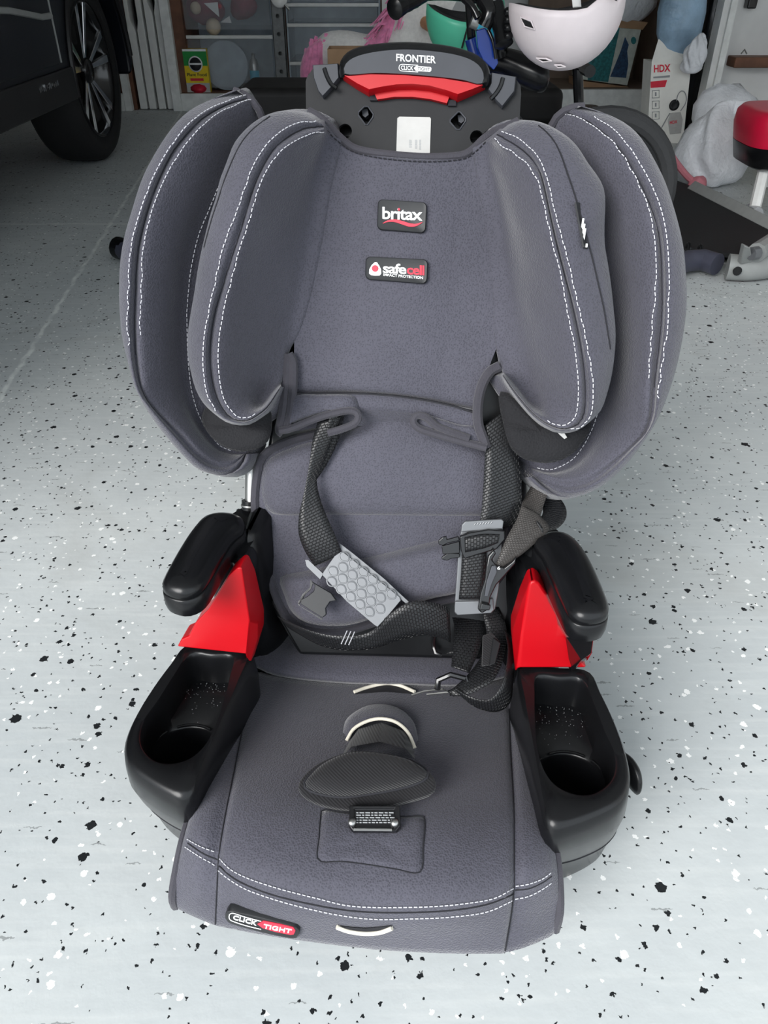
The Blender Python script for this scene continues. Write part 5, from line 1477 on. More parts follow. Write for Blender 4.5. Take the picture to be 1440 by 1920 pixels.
# things inside the left tower
def blob(name, lab, cat, c, s, m, seed=0, n=14, amp=.16, group=None):
    rnd = random.Random(seed); V = []; rows_ = 9
    ph = [rnd.uniform(0, 6) for _ in range(6)]
    for i in range(rows_):
        th = math.pi * i / (rows_ - 1)
        for j in range(n):
            a = 2 * math.pi * j / n
            r_ = 1 + amp * (math.sin(3 * a + ph[0] + 2 * th) + math.sin(2 * th + ph[1] + a)) * .5
            V.append(np.array((math.sin(th) * math.cos(a) * r_ * s[0], math.sin(th) * math.sin(a) * r_ * s[1], -math.cos(th) * s[2] * (r_ if i not in (0, rows_ - 1) else 1))))
    o = obj(name, V, grid_faces(rows_, n, False, True), m)
    o.location = tuple(c)
    if lab: tag(o, lab, cat, group)
    return o
dz = zl(66, SY + .1) + .04
DY = SY + .20
blob('folded_cloth', 'crumpled maroon cloth seen through the clear upper drawer', 'cloth', (wy(385, 45, DY)[0], DY + .05, dz + .10), (.13, .10, .09), M['maroon'], 1)
blob('folded_cloth', 'crumpled teal cloth at the top right of the clear drawer', 'cloth', (wy(470, 20, DY)[0], DY + .06, dz + .22), (.14, .09, .07), M['teal'], 2)
blob('folded_cloth', 'dark red cloth in the middle of the clear drawer', 'cloth', (wy(455, 35, DY)[0], DY + .03, dz + .11), (.09, .08, .07), M['maroon'], 5)
for u, v, lab, m_, r_ in ((400, 50, 'tan half-round ball low in the clear drawer', 'tan', .050), (367, 15, 'pale round ornament at the left of the clear drawer', 'tan', .036), (412, 12, 'small shiny red bauble in the clear drawer', 'redprint', .014)):
    p_ = wy(u, v, DY - .04); V, Fc = lathe([(max(r_ * math.sin(a), .0005), -r_ * math.cos(a)) for a in np.linspace(0, math.pi, 10)], 16)
    o = obj('ornament', V, Fc, M[m_]); o.location = (p_[0], DY - .04, p_[2]); tag(o, lab, 'ornament')
for tri, lab in (([(382, 6), (408, 4), (411, 32)], 'larger white paper triangle in the clear drawer'), ([(413, 42), (430, 30), (434, 43)], 'small white paper triangle beside the tan ball')):
    mb = MB(); mb.prism([wy(u, v, DY - .06) for u, v in tri], (0, .006, 0)); o = mb.build('paper_triangle', M['white'], smooth=False); tag(o, lab, 'paper')
# things in the lower left bin
V, Fc = lathe([(.0, 0), (.10, .002), (.145, .012), (.150, .030), (.145, .034), (.10, .022), (0, .018)], 32, cap=False)
p_ = wy(425, 122, SY + .18)
o = obj('round_lid', [(x, -z, y) for x, y, z in V], Fc, M['lidgrey']); o.location = tuple(p_); tag(o, 'large round blue-grey lid standing inside the lower bin', 'lid')
p_ = wy(480, 168, SY + .16)
V, Fc = lathe([(.030, 0), (.032, .02), (.032, .12), (.026, .15), (.012, .165), (.012, .19), (.0, .192)], 16)
bo = thing('bottle', 'small clear bottle with blue label in the lower bin', 'bottle', (p_[0], p_[1], .135))
obj('bottle_body', V, Fc, M['steel'], bo)
V, Fc = lathe([(.0325, .03), (.0328, .032), (.0328, .09), (.0325, .092)], 16); obj('bottle_label', V, Fc, M['aqua'], bo)
# perforated steel post in front of the drawers
PY = 5.2
a, b = wy(519, 165, PY), wy(541, 165, PY)
x0, x1 = a[0], b[0]; zt = 1.2
post = thing('steel_post', 'grey perforated steel post in front of the drawers', 'post', ((x0 + x1) / 2, PY, 0))
w = x1 - x0
zs = [wy(530, v, PY)[2] for v in (134, 100, 64, 30)]
zs += [zs[-1] + .13 * k for k in range(1, 3)] + [zs[0] - .13 * k for k in range(1, 4)]
bm = bmesh.new(); edges = []
def ring2(pts):
    vs_ = [bm.verts.new((x, -.01, z)) for x, z in pts]; return [bm.edges.new((vs_[i], vs_[(i + 1) % len(vs_)])) for i in range(len(vs_))]
edges += ring2([(-w / 2, 0), (w / 2, 0), (w / 2, zt), (-w / 2, zt)])
for z in zs: edges += ring2([(.011 * math.cos(k * math.pi / 6), z + .011 * math.sin(k * math.pi / 6)) for k in range(12)])
r = bmesh.ops.triangle_fill(bm, use_beauty=True, edges=edges)
ex = bmesh.ops.extrude_face_region(bm, geom=[g for g in r['geom'] if isinstance(g, bmesh.types.BMFace)])
bmesh.ops.translate(bm, verts=[g for g in ex['geom'] if isinstance(g, bmesh.types.BMVert)], vec=(0, .004, 0))
bm.verts.index_update(); V = [tuple(v.co) for v in bm.verts]; Fc = [tuple(v.index for v in f.verts) for f in bm.faces]; bm.free()
obj('front_plate', V, Fc, M['galv'], post, smooth=False)
mb = MB(); mb.box((-w / 2 + .002, .02, zt / 2), (.004, .06, zt)); mb.box((w / 2 - .002, .02, zt / 2), (.004, .06, zt)); mb.box((0, .048, zt / 2), (w, .004, zt)); mb.build('channel', M['galv'], post, smooth=False)
p_ = wy(524, -4, PY)
kn = thing('white_knob', 'round white knob with steel pin at the top of the steel post', 'knob', (p_[0], PY - .012, p_[2]))
V, Fc = lathe([(.006, 0), (.045, .002), (.048, .012), (.040, .024), (0, .030)], 24); obj('knob_disc', [(x, -z, y) for x, y, z in V], Fc, M['white_plastic'], kn)
MB().tube([(.03, -.02, -.03), (.055, -.02, -.055)], .006, 8).build('pin', M['steel'], kn)

# green and yellow plant-food carton
BY = SY + .033
x0, x1 = wy(353, 182, BY)[0], wy(396, 182, BY)[0]; zb = .1095; ztp = wy(372, 92, BY)[2]
bx = thing('plant_food_carton', 'green and yellow plant food carton standing on the shelf base', 'carton', ((x0 + x1) / 2, BY + .03, zb))
w, h = x1 - x0, ztp - zb
mb = MB(); mb.box((0, -.005, h / 2), (w, .05, h)); mb.build('carton_body', M['yellow'], bx, smooth=False)
def face(x0_, x1_, z0_, z1_, m_, name, dy=.0):
    mb = MB(); mb.box(((x0_ + x1_) / 2 * w, -.031 - dy, (z0_ + z1_) / 2 * h), ((x1_ - x0_) * w, .002, (z1_ - z0_) * h)); return mb.build(name, M[m_], bx, smooth=False)
face(-.5, .5, .62, .95, 'green', 'green_band'); face(-.5, .5, .95, 1.0, 'white', 'white_band'); face(-.5, .5, .0, .22, 'label', 'flower_band')
V, Fc = lathe([(.30 * w, 0), (.30 * w, .002), (0, .0021)], 24); obj('round_emblem', [(x, -.033 - z, y + .66 * h) for x, y, z in V], Fc, M['white'], bx)
V, Fc = lathe([(.25 * w, 0), (.25 * w, .002), (0, .0021)], 24); obj('round_emblem', [(x, -.034 - z, y + .66 * h) for x, y, z in V], Fc, M['patch'], bx)
face(-.26, .26, .645, .685, 'white', 'emblem_bar', .005)
text_on('lettering', 'Plant Food', (-.42 * w, -.033, .38 * h), (.42 * w, -.033, .38 * h), (-.42 * w, -.033, .455 * h), (0, -1, 0), M['patch'], bx, .01)
face(-.30, .26, .27, .33, 'redprint', 'red_strip', .001)
V, Fc = lathe([(.33 * w, 0), (.36 * w, .002), (0, .003)], 9); obj('flower_print', [(x, -.0325 - z, y * .5 + .09 * h) for x, y, z in V], Fc, M['redprint'], bx)

# ---------------- plush ride-on unicorn
UY = 4.3
uc = thing('ride_on_unicorn', 'white plush ride-on unicorn with pink tail and mane', 'toy', (wy(720, 100, UY)[0], UY, 0))
uo = np.array(uc.location)
def Uw(u, v, dy=0.0): return wy(u, v, UY + dy) - uo
def fat(pts, rs, name, m, n=16):
    q = spline([tuple(p_) + (r_,) for p_, r_ in zip(pts, rs)], 22)
    return MB().tube(q[:, :3], q[:, 3], n).build(name, m, uc)
fat([Uw(603, 118), Uw(608, 112), Uw(640, 110), Uw(690, 116), Uw(745, 112), Uw(790, 105), Uw(812, 108)], [.03, .10, .118, .115, .12, .11, .05], 'plush_body', M['plush'])
fat([Uw(745, 110), Uw(765, 60), Uw(785, 10), Uw(795, -25), Uw(790, -45)], [.12, .115, .115, .11, .04], 'plush_neck', M['plush'])
fat([Uw(785, -20), Uw(820, -10), Uw(850, 10)], [.10, .085, .05], 'plush_head', M['plush'])
for u, dy in ((625, -.05), (650, .09), (770, -.05), (790, .09)):
    MB().tube([Uw(u, 120, dy), np.array((Uw(u, 120, dy)[0], dy, .03))], .045, 12).build('leg', M['plush'], uc)
for dy in (-.06, .12):
    MB().tube([np.array((Uw(600, 120)[0], dy, .018)), np.array((Uw(830, 120)[0], dy, .018))], .018, 8).build('rocker', M['peg'], uc)
MB().tube([Uw(797, 42, -.10), Uw(818, 55, -.22)], .026, 12).build('handle_peg', M['peg'], uc)
def fur(name, roots, length, m, seed, r0=.006, n=260):
    rnd = random.Random(seed); mb = MB()
    roots = [np.asarray(r_) for r_ in roots]
    for k in range(n):
        f = rnd.random() * (len(roots) - 1); i = min(int(f), len(roots) - 2); p_ = roots[i] * (1 - f + i) + roots[i + 1] * (f - i)
        p_ = p_ + np.array((rnd.gauss(0, .022), rnd.gauss(-.02, .03), rnd.gauss(0, .015)))
        d = np.array((rnd.gauss(length[0], .03), rnd.gauss(length[1], .025), length[2] * rnd.uniform(.7, 1.1)))
        mb.tube([p_, p_ + d * .4 + np.array((0, 0, .02)), p_ + d], [r0, r0 * .8, r0 * .2], 5)
    o = mb.build(name, m, uc); o['kind'] = 'stuff'; return o
fur('tail', [Uw(597, 92), Uw(605, 84), Uw(618, 86)], (-.03, -.03, -.30), M['pink_fur'], 1, .009)
fat([Uw(612, 85, -.04), Uw(592, 105, -.06), Uw(584, 140, -.07), Uw(583, 180, -.07)], [.03, .052, .055, .03], 'tail_core', M['pink_fur'])
fur('mane', [Uw(690, 92), Uw(715, 82), Uw(735, 55), Uw(752, 20), Uw(770, -20)], (-.05, -.03, -.05), M['pink_fur'], 2, .008)
fat([Uw(682, 84, -.05), Uw(712, 82, -.06), Uw(732, 55, -.05), Uw(748, 20, -.03), Uw(768, -20)], [.015, .036, .04, .04, .03], 'mane_core', M['pink_fur'])
# cardboard box below its flank
q = wy(617, 130, 3.9)
cb_ = thing('cardboard_box', 'small open brown cardboard box below the unicorn', 'box', (wy(660, 130, 3.9)[0], 3.98, 0))
w = (wy(705, 125, 3.9)[0] - wy(617, 125, 3.9)[0]); hz = wy(640, 92, 3.9)[2]
for nm, c_, s_ in (('front_panel', (0, -.08, hz / 2), (w, .005, hz)), ('back_panel', (0, .08, hz / 2), (w, .005, hz)), ('side_panel', (-w / 2, 0, hz / 2), (.005, .16, hz)), ('side_panel', (w / 2, 0, hz / 2), (.005, .16, hz))):
    mb = MB(); mb.box(c_, s_); mb.build(nm, M['card'], cb_, smooth=False)

# ---------------- blue children's bicycle, side on behind the seat
KY = 2.55
bk = thing('bicycle', 'metallic blue childrens bicycle with black saddle and grips', 'bicycle', (.25, KY, 0))
ko = np.array((.25, KY, 0.0))
def K(u, v, dy=0.0): return wy(u, v, KY + dy) - ko
rw = K(1120, 366); rc = np.array((rw[0], 0, .245)); fc_ = np.array((K(890, 300)[0], .26, .245))
def bwheel(c):
    cy_ = [c + np.array((.218 * math.cos(a), 0, .218 * math.sin(a))) for a in np.linspace(0, 2 * math.pi, 40, endpoint=False)]
    t = MB().tube(cy_, .027, 10, closed=True).build('tyre', M['rubber_grey'], bk)
    MB().tube([c + (q_ - c) * .86 for q_ in cy_], .009, 6, closed=True).build('wheel_rim', M['plastic'], bk)
    for k in range(12):
        a = k * math.pi / 6
        MB().tube([c, c + np.array((.185 * math.cos(a), 0, .185 * math.sin(a)))], .0013, 4).build('spoke', M['steel'], t)
    MB().tube([c + np.array((0, -.05, 0)), c + np.array((0, .05, 0))], .015, 10).build('hub', M['steel'], bk)
bwheel(rc); bwheel(fc_)
bb = np.array((rc[0] - .33, 0, .24)); st = K(948, 158); hd_ = np.array((K(905, 100)[0], .14, .60))
def fr(name, pts, r_, m='blue'): return MB().tube(spline(pts, 14) if len(pts) > 2 else pts, r_, 12).build(name, M[m], bk)
fr('seat_tube', [bb, K(905, 172) * np.array((1, 0, 1)), st], .021)
fr('down_tube', [bb, hd_ - np.array((0, 0, .05))], .024)
fr('top_tube', [st + (bb - st) * .35, hd_], .022)
for s_ in (-.045, .045):
    fr('chain_stay', [bb + np.array((0, s_, 0)), rc + np.array((0, s_, 0))], .010)
    fr('seat_stay', [st + (bb - st) * .3 + np.array((0, s_ * .4, 0)), rc + np.array((0, s_, 0))], .010)
    fr('fork_blade', [hd_ + np.array((0, s_, -.06)), fc_ + np.array((0, s_, 0))], .013)
fr('seat_tube', [K(893, 150, -.05), K(912, 170, -.05), K(932, 196, -.05)], .024)
fr('head_tube', [hd_ + np.array((.03, 0, -.08)), hd_ + np.array((-.02, 0, .05))], .022)
fr('stem', [hd_ + np.array((-.02, 0, .05)), K(880, -6, .05)], .014, 'gloss')
fr('seat_post', [st, K(962, 132)], .014, 'gloss')
# frame gusset in front of the seat, glossy blue
mb = MB(); mb.prism([K(u, v, -.10) for u, v in ((893, 58), (910, 52), (922, 70), (935, 118), (926, 132), (905, 112), (896, 90))], (0, .03, 0)); bevel(mb.build('frame_gusset', M['blue'], bk, smooth=False), .003, 2)
fr('cable', [K(915, 55, -.11), K(925, 80, -.12), K(930, 110, -.12)], .005, 'gloss')
# saddle
SD = [[(918, 150), (930, 132), (945, 115)], ]
sec = []
for u, v, wd, ht in ((916, 118, .020, .022), (932, 112, .030, .030), (955, 118, .045, .036), (980, 128, .068, .040), (1005, 136, .082, .042), (1020, 140, .074, .036), (1027, 146, .03, .015)):
    c_ = K(u, v)
    sec.append(np.array([c_ + np.array((0, wd * math.cos(a), (ht if math.sin(a) > 0 else ht * 1.2) * math.sin(a))) for a in np.linspace(0, 2 * math.pi, 20, endpoint=False)]))
V, Fc = loft(sec, 3, False, True, cap=True)
obj('saddle', V, Fc, M['plastic'], bk)
fr('saddle_rail', [K(940, 128), K(975, 150), K(1005, 158)], .006, 'steel')
fr('saddle_horn', [K(938, 108, -.02), K(936, 95, -.02), K(942, 80, -.02)], .02, 'plastic')
# handlebar with grips and brake levers
fr('handlebar', [K(737, 18, -.18), K(775, -2, -.12), K(830, -8, 0), K(900, 0, .10), K(940, 20, .02)], .011, 'gloss')
def grip(p0, p1, rr):
    p0, p1 = np.asarray(p0), np.asarray(p1); pts = [p0 + (p1 - p0) * f for f in (0, .06, .12, .30, .34, .5, .54, .70, .74, 1.0)]
    return MB().tube(pts, [rr * .6, rr * 1.15, rr * 1.1, rr, rr * .95, rr, rr * .95, rr, rr * .95, rr * .9], 16).build('grip', M['plastic'], bk)
grip(K(736, 19, -.22), K(795, -12, -.12), .022)
V, Fc = lathe([(.006, 0), (.012, .001), (.012, .003), (.018, .003), (.020, .0)], 18)
grip(K(946, 88, -.16), K(930, 8, -.10), .022)
for k in range(4):
    c_ = K(953, 22 + k * 15, -.17); V, Fc = lathe([(max(.013 * math.sin(a), .0004), -.011 * math.cos(a)) for a in np.linspace(0, math.pi, 8)], 12)
    obj('grip_ridge', [np.array(v_) + c_ for v_ in V], Fc, M['plastic'], bk)
fr('brake_lever', [K(868, -4, -.12), K(886, 14, -.14), K(896, 34, -.15)], .009, 'gloss')
fr('brake_clamp', [K(905, 0, -.1), K(918, 24, -.12), K(908, 50, -.12)], .020, 'gloss')
fr('bell', [K(884, 38, -.08), K(897, 44, -.08)], .018, 'steel')
fr('crank', [bb + np.array((0, -.06, 0)), bb + np.array((.1, -.07, -.09))], .009, 'gloss')
mb = MB(); mb.box(bb + np.array((.1, -.11, -.09)), (.08, .07, .02)); mb.build('pedal', M['plastic'], bk, smooth=False)

# ---------------- helmets
def helmet(name, lab, c, R_, tilt, shell_m, extras):
    """upside-down bowl: open rim at the top, foam inside"""
    h = thing(name, lab, 'helmet', tuple(c))
    n = 40
    def rimz(a):                                 # scalloped rim, higher at the ear sides
        return .0 + .10 * math.cos(2 * a) + .14 * math.exp(-((a - 5.15) / .16) ** 2) - .06 * math.exp(-((a - 5.5) / .12) ** 2) + .22 * math.exp(-((a - 5.95) / .22) ** 2)
    Rm = rotm('Y', tilt[0]) @ rotm('X', tilt[1])
    def bowl(k, m, nm, top):
        rows_ = []
        for i in range(13):
            f = i / 12
            r_ = []
            for j in range(n):
                a = 2 * math.pi * j / n
                ph = math.pi / 2 + math.asin(min(.9, rimz(a) * top))
                th = f * ph
                q_ = np.array((math.sin(th) * math.cos(a) * R_[0], math.sin(th) * math.sin(a) * R_[1], -math.cos(th) * R_[2])) * k
                r_.append(Rm @ q_)
            rows_.append(np.array(r_))
        V, Fc = loft(rows_, 1, False, True)
        return obj(nm, V, Fc, m, h)
    o = bowl(1.0, shell_m, 'shell', 1.0)
    sm = o.modifiers.new('thick', 'SOLIDIFY'); sm.thickness = .004
    o2 = bowl(.965, M['foam'], 'foam_liner', .92)
    sm = o2.modifiers.new('thick', 'SOLIDIFY'); sm.thickness = .018
    extras(h)
    return h
HY = 2.35
hc_ = wy(1062, 6, HY)
def ex_white(h):
    o0 = np.array(h.location)
    def hp(u, v, dy): return wy(u, v, HY + dy) - o0
    for q in ([(976, 32), (996, 40), (1002, 55), (984, 50)], [(1006, 109), (1024, 110), (1034, 114), (1018, 116)], [(1040, 122), (1052, 122), (1060, 125), (1046, 126)]):
        cu_, cv_ = np.mean(q, axis=0)
        pts = []
        for u, v in q:                             # vents lie on the shell surface facing the viewer
            e = wray(u, v); oc = np.array((0, 0, CAM_H)) - np.array(h.location)
            A_ = np.array((1 / .146, 1 / .150, 1 / .158)); a_ = ((e * A_) ** 2).sum(); b_ = 2 * (e * A_ * oc * A_).sum(); c_ = ((oc * A_) ** 2).sum() - 1.03
            t_ = (-b_ - math.sqrt(max(b_ * b_ - 4 * a_ * c_, 0))) / (2 * a_)
            pts.append(oc + e * t_)
        mb = MB(); mb.prism(pts, wray(cu_, cv_) * .006); mb.build('vent', M['foam'], h, smooth=False)
        MB().tube(pts, .002, 6, closed=True).build('vent_rim', M['helmet'], h)
    for a_, b_ in (((1082, 14, -.10), (1078, -30, -.06)), ((1132, 16, -.02), (1112, -30, -.02))):
        p0, p1 = hp(*a_), hp(*b_); MB().tube([p0, p1], .011, 8, flat=.25).build('chin_strap', M['white_plastic'], h)
helmet('bicycle_helmet', 'large pale pink-white helmet hanging upside down above the saddle', hc_, (.146, .150, .150), (-.10, -.05), M['helmet'], ex_white)
tc_ = wy(872, 22, 2.98)
def ex_teal(h):
    o0 = np.array(h.location)
    MB().tube([wy(884, -5, 2.825) - o0, wy(877, 50, 2.83) - o0, wy(866, 90, 2.86) - o0], .003, 6).build('shell_seam', M['foam'], h)
    a_ = []
    for th in np.linspace(.15, 1.45, 10):
        a_.append([np.array((math.sin(th) * math.cos(p_) * .129, math.sin(th) * math.sin(p_) * .144, -math.cos(th) * .151)) * 1.012 for p_ in np.linspace(-1.35, -.35, 12)])
    V, Fc = loft([np.array(r_) for r_ in a_]); o = obj('aqua_panel', V, Fc, M['aqua'], h); sm = o.modifiers.new('thick', 'SOLIDIFY'); sm.thickness = .002
helmet('bicycle_helmet', 'mint and aqua helmet with black liner hanging behind the handle', tc_, (.127, .142, .149), (.05, .05), M['mint'], ex_teal)

# black scooter whose stem stands under the pale helmet
sx_ = wy(1085, 190, 2.9)[0]
sco = thing('kick_scooter', 'black kick scooter stem standing below the pale helmet', 'scooter', (sx_, 2.9, 0))
mb = MB(); mb.box((-.16, 0, .085), (.46, .10, .025)); bevel(mb.build('scooter_deck', M['plastic'], sco, smooth=False), .008, 2)
MB().tube([(.08, 0, .09), (.03, 0, .30), (-.02, 0, .56)], .017, 10).build('stem', M['gloss'], sco)
MB().tube([(-.02, -.13, .56), (-.02, .13, .56)], .013, 10).build('crossbar', M['gloss'], sco)
for y in (-.15, .15): MB().tube([(-.02, y - .04, .56), (-.02, y + .04, .56)], .018, 10).build('grip', M['plastic'], sco)
MB().tube([(.035, 0, .36), (.035, 0, .44)], .033, 12).build('clamp', M['gloss'], sco)
MB().tube([(.03, 0, .40), (.07, -.02, .41), (.085, -.02, .36)], .013, 8).build('folding_lever', M['gloss'], sco)
for x in (.10, -.40):
    MB().tube([(x, -.015, .055), (x, .015, .055)], .052, 18).build('scooter_wheel', M['rubber'], sco)

# ---------------- long black bench behind the seat
bn0 = thing('weight_bench', 'long low bench with worn black vinyl pad behind the car seat', 'bench', (.12, 3.2, 0))
za = wy(520, 168, 3.0)[2]
mb = MB(); x0, x1 = wy(440, 190, 3.0)[0] - .12, wy(1060, 200, 3.0)[0] - .12
mb.box(((x0 + x1) / 2, 0, za - .06), (x1 - x0, .34, .12)); bevel(mb.build('bench_pad', M['bench'], bn0, smooth=False), .03, 4)
for x in (x0 + .12, x1 - .12):
    MB().tube([(x, -.12, za - .12), (x, -.16, .02)], .02, 8).build('leg', M['plastic'], bn0)
    MB().tube([(x, .12, za - .12), (x, .16, .02)], .02, 8).build('leg', M['plastic'], bn0)
    MB().tube([(x, -.18, .02), (x, .18, .02)], .02, 8).build('foot_bar', M['plastic'], bn0)

# ---------------- exercise machine: curved base, black deck, red pad
ex0 = thing('exercise_machine', 'grey framed exercise machine with black deck and curved base tube', 'gym machine', (.6, 3.0, 0))
eo = np.array((.6, 3.0, 0.0))
def E3(u, v, z): return wz(u, v, z) - eo
left = E3(226, 466, .035)
tube_pts = [left, left + np.array((.25, -.20, 0)), left + np.array((.9, -.36, 0)), left + np.array((1.6, -.37, 0)), E3(1300, 487, .045), E3(1345, 496, .045)]
MB().tube(spline(tube_pts, 40), .034, 14).build('base_tube', M['sleeve'], ex0)
MB().tube([left + np.array((-.012, .01, 0)), left + np.array((.03, -.02, 0))], .037, 14).build('end_cap', M['plastic'], ex0)
mb = MB()
MB().tube(spline([E3(1364, 500, .046), E3(1400, 502, .046), E3(1450, 496, .046), E3(1520, 480, .046)], 14), .040, 14).build('base_frame', M['greyframe'], ex0)
o0 = E3(1373, 500, .05) + np.array((0, -.041, 0))
MB().tube([o0, o0 + np.array((0, -.004, 0))], .014, 12).build('bolt', M['gloss'], ex0)
deckpx = [(1240, 330), (1262, 342), (1300, 358), (1448, 432), (1520, 470), (1400, 486), (1330, 480), (1285, 472), (1262, 440)]
mb = MB(); mb.prism([E3(u, v, .035) for u, v in deckpx], (0, 0, .014)); mb.build('deck', M['deck'], ex0, smooth=False)
ra, rb = E3(1300, 352, .05), E3(1460, 432, .05)
mb = MB(); mb.tube([ra, rb], .030, 4); bevel(mb.build('side_rail', M['greyframe'], ex0, smooth=False), .004, 2)
mb = MB(); mb.prism([E3(u, v, z) for u, v, z in ((1388, 496, .07), (1412, 492, .07), (1408, 466, .14), (1396, 460, .15))], (.0, .03, 0)); bevel(mb.build('bracket', M['greyframe'], ex0, smooth=False), .005, 2)
MB().tube([E3(1408, 476, .11), E3(1420, 474, .11)], .020, 10).build('bracket_pin', M['silver'], ex0)
MB().tube([E3(1418, 474, .10), E3(1470, 440, .10)], .030, 10).build('brace', M['greyframe'], ex0)
for u, v in ((1290, 468), (1312, 472)):
    c_ = E3(u, v, .055); MB().tube([c_ + np.array((.0, .02 * math.sin(a), .022 * math.cos(a))) for a in np.linspace(-1.6, 1.6, 9)], .004, 6).build('cord_hook', M['plastic'], ex0)
# red stool on a white leg
rs0 = wy(1492, 212, 3.15)
rs = thing('red_stool', 'red vinyl padded seat on a white leg at the right edge', 'stool', (rs0[0] + .16, 3.3, 0))
so = np.array(rs.location)
zt = rs0[2]
q = spline([(-.295, -.04), (-.28, -.15), (-.2, -.2), (0, -.22), (.2, -.2), (.28, -.1), (.28, .1), (.2, .2), (0, .22), (-.2, .2), (-.28, .1)], 48, True)
V, Fc = rings(q, [(zt - .125, .03), (zt - .12, .012), (zt - .06, .0), (zt - .02, .004), (zt - .004, .02), (zt, .05)])
obj('seat_pad', V, Fc, M['redpad'], rs, angle=60)
V, Fc = rings(q, [(zt - .20, .05), (zt - .19, .03), (zt - .122, .012), (zt - .118, .02)]); obj('seat_base', M and V, Fc, M['plastic'], rs, angle=50)
lg0, lg1 = wz(1416, 388, .05) - so, wy(1444, 270, 3.25) - so
MB().tube([lg0, lg1], .022, 8).build('leg', M['white_plastic'], rs)
MB().tube([lg0 + np.array((.40, .05, 0)), lg1 + np.array((.20, .05, 0))], .022, 8).build('leg', M['white_plastic'], rs)
MB().tube([lg0 + np.array((.2, .38, 0)), lg1 + np.array((.1, .2, 0))], .022, 8).build('leg', M['white_plastic'], rs)
MB().tube([lg0 + np.array((0, -.03, -.022)), lg0 + np.array((0, .04, -.022))], .028, 10).build('caster', M['chrome'], rs)

def crumpled(name, s, seed, m, parent=None, n=44, rows_=26, lean=.25):
    """soft full bag: flat bottom, sharp random folds, pulled towards one top corner"""
    rnd = random.Random(seed); V = []
    fold = [(rnd.uniform(2, 9), rnd.uniform(2, 7), rnd.uniform(0, 6.3), rnd.uniform(.03, .075)) for _ in range(9)]
    for i in range(rows_):
        th = math.pi * i / (rows_ - 1); f = (1 - math.cos(th)) / 2
        for j in range(n):
            a = 2 * math.pi * j / n
            k = 1 + sum(w_ * (1 - 2 * abs(math.sin(.5 * (p_ * a + q_ * th + h_)))) for p_, q_, h_, w_ in fold) * math.sin(th) ** .5
            rad = math.sin(th) ** .62 * (1 - .30 * f)
            V.append(np.array(((rad * math.cos(a) * k + lean * f * f) * s[0], rad * math.sin(a) * k * s[1], f * 2 * s[2] * (1 + .08 * math.sin(2 * a + seed)))))
    return obj(name, V, grid_faces(rows_, n, False, True), m, parent)
# ---------------- right-hand corner: boxes, bags, posts
RY = 5.75
sh2 = thing('low_shelf', 'white kerb shelf with brown backing behind the tree carton', 'shelf', (1.75, 6.1, 0))
s2 = lambda p_: np.array(p_) - np.array((1.75, 6.1, 0))
xl, xr = wy(1000, 200, RY)[0], wy(1330, 200, RY)[0]
spart('base_board', xl, xr, RY, RY + .04, 0, wy(1160, 168, RY)[2], M['white_wood'], sh2, s2)
zk = wy(1160, 168, RY)[2]
spart('shelf_board', xl, xr, RY + .04, RY + .60, zk - .02, zk, M['board'], sh2, s2)
spart('back_panel', xl, xr, RY + .60, RY + .615, 0, 1.9, M['board'], sh2, s2)
spart('divider', wy(1215, 150, RY + .2)[0], wy(1215, 150, RY + .2)[0] + .12, RY + .05, RY + .58, zk, 1.9, M['board'], sh2, s2)
# carton with tree pictures, lying tilted on the shelf
TY = RY + .10
tb = thing('tree_carton', 'pale carton printed with teal and navy fir trees', 'carton', tuple(wy(1150, 160, TY)))
to = np.array(tb.location)
def tp(u, v, d=0): return wy(u, v, TY - d) - to
mb = MB(); mb.prism([tp(u, v) for u, v in ((1085, 46), (1202, 56), (1176, 160), (1085, 148))], (0, .22, 0)); mb.build('carton_body', M['treebox'], tb, smooth=False)
for nm, q, m_ in (('teal_panel', [(1100, 52), (1162, 52), (1155, 90), (1143, 154), (1102, 150)], 'tealprint'), ('white_panel', [(1162, 54), (1198, 58), (1175, 158), (1140, 156)], 'treebox'),
                  ('tree_print', [(1172, 69), (1179, 84), (1176, 96), (1178, 120), (1174, 146), (1144, 144), (1154, 120), (1164, 95)], 'navyprint'), ('round_stamp', [(1188 + 5 * math.cos(a), 76 + 7 * math.sin(a)) for a in np.linspace(0, 6.28, 12, endpoint=False)], 'tealprint')):
    d_ = {'teal_panel': .002, 'white_panel': .004, 'tree_print': .006, 'round_stamp': .006}[nm]
    mb = MB(); mb.prism([tp(u, v, d_) for u, v in q], (0, .0015, 0)); mb.build(nm, M[m_], tb, smooth=False)
mb = MB(); mb.prism([tp(u, v, -.02) for u, v in ((1080, 150), (1178, 163), (1178, 172), (1080, 170))], (0, .25, 0)); o = mb.build('tray_base', M['card'], tb, smooth=False)
mb = MB(); mb.prism([tp(u, v, -.03) for u, v in ((1120, 30), (1215, 42), (1205, 56), (1120, 48))], (0, .22, 0)); mb.build('tray_lid', M['card'], tb, smooth=False)
blob('folded_bag', 'grey-white plastic bag lying on top of the tree carton', 'bag', wy(1165, 12, TY + .1), (.22, .10, .13), M['bag'], 12)
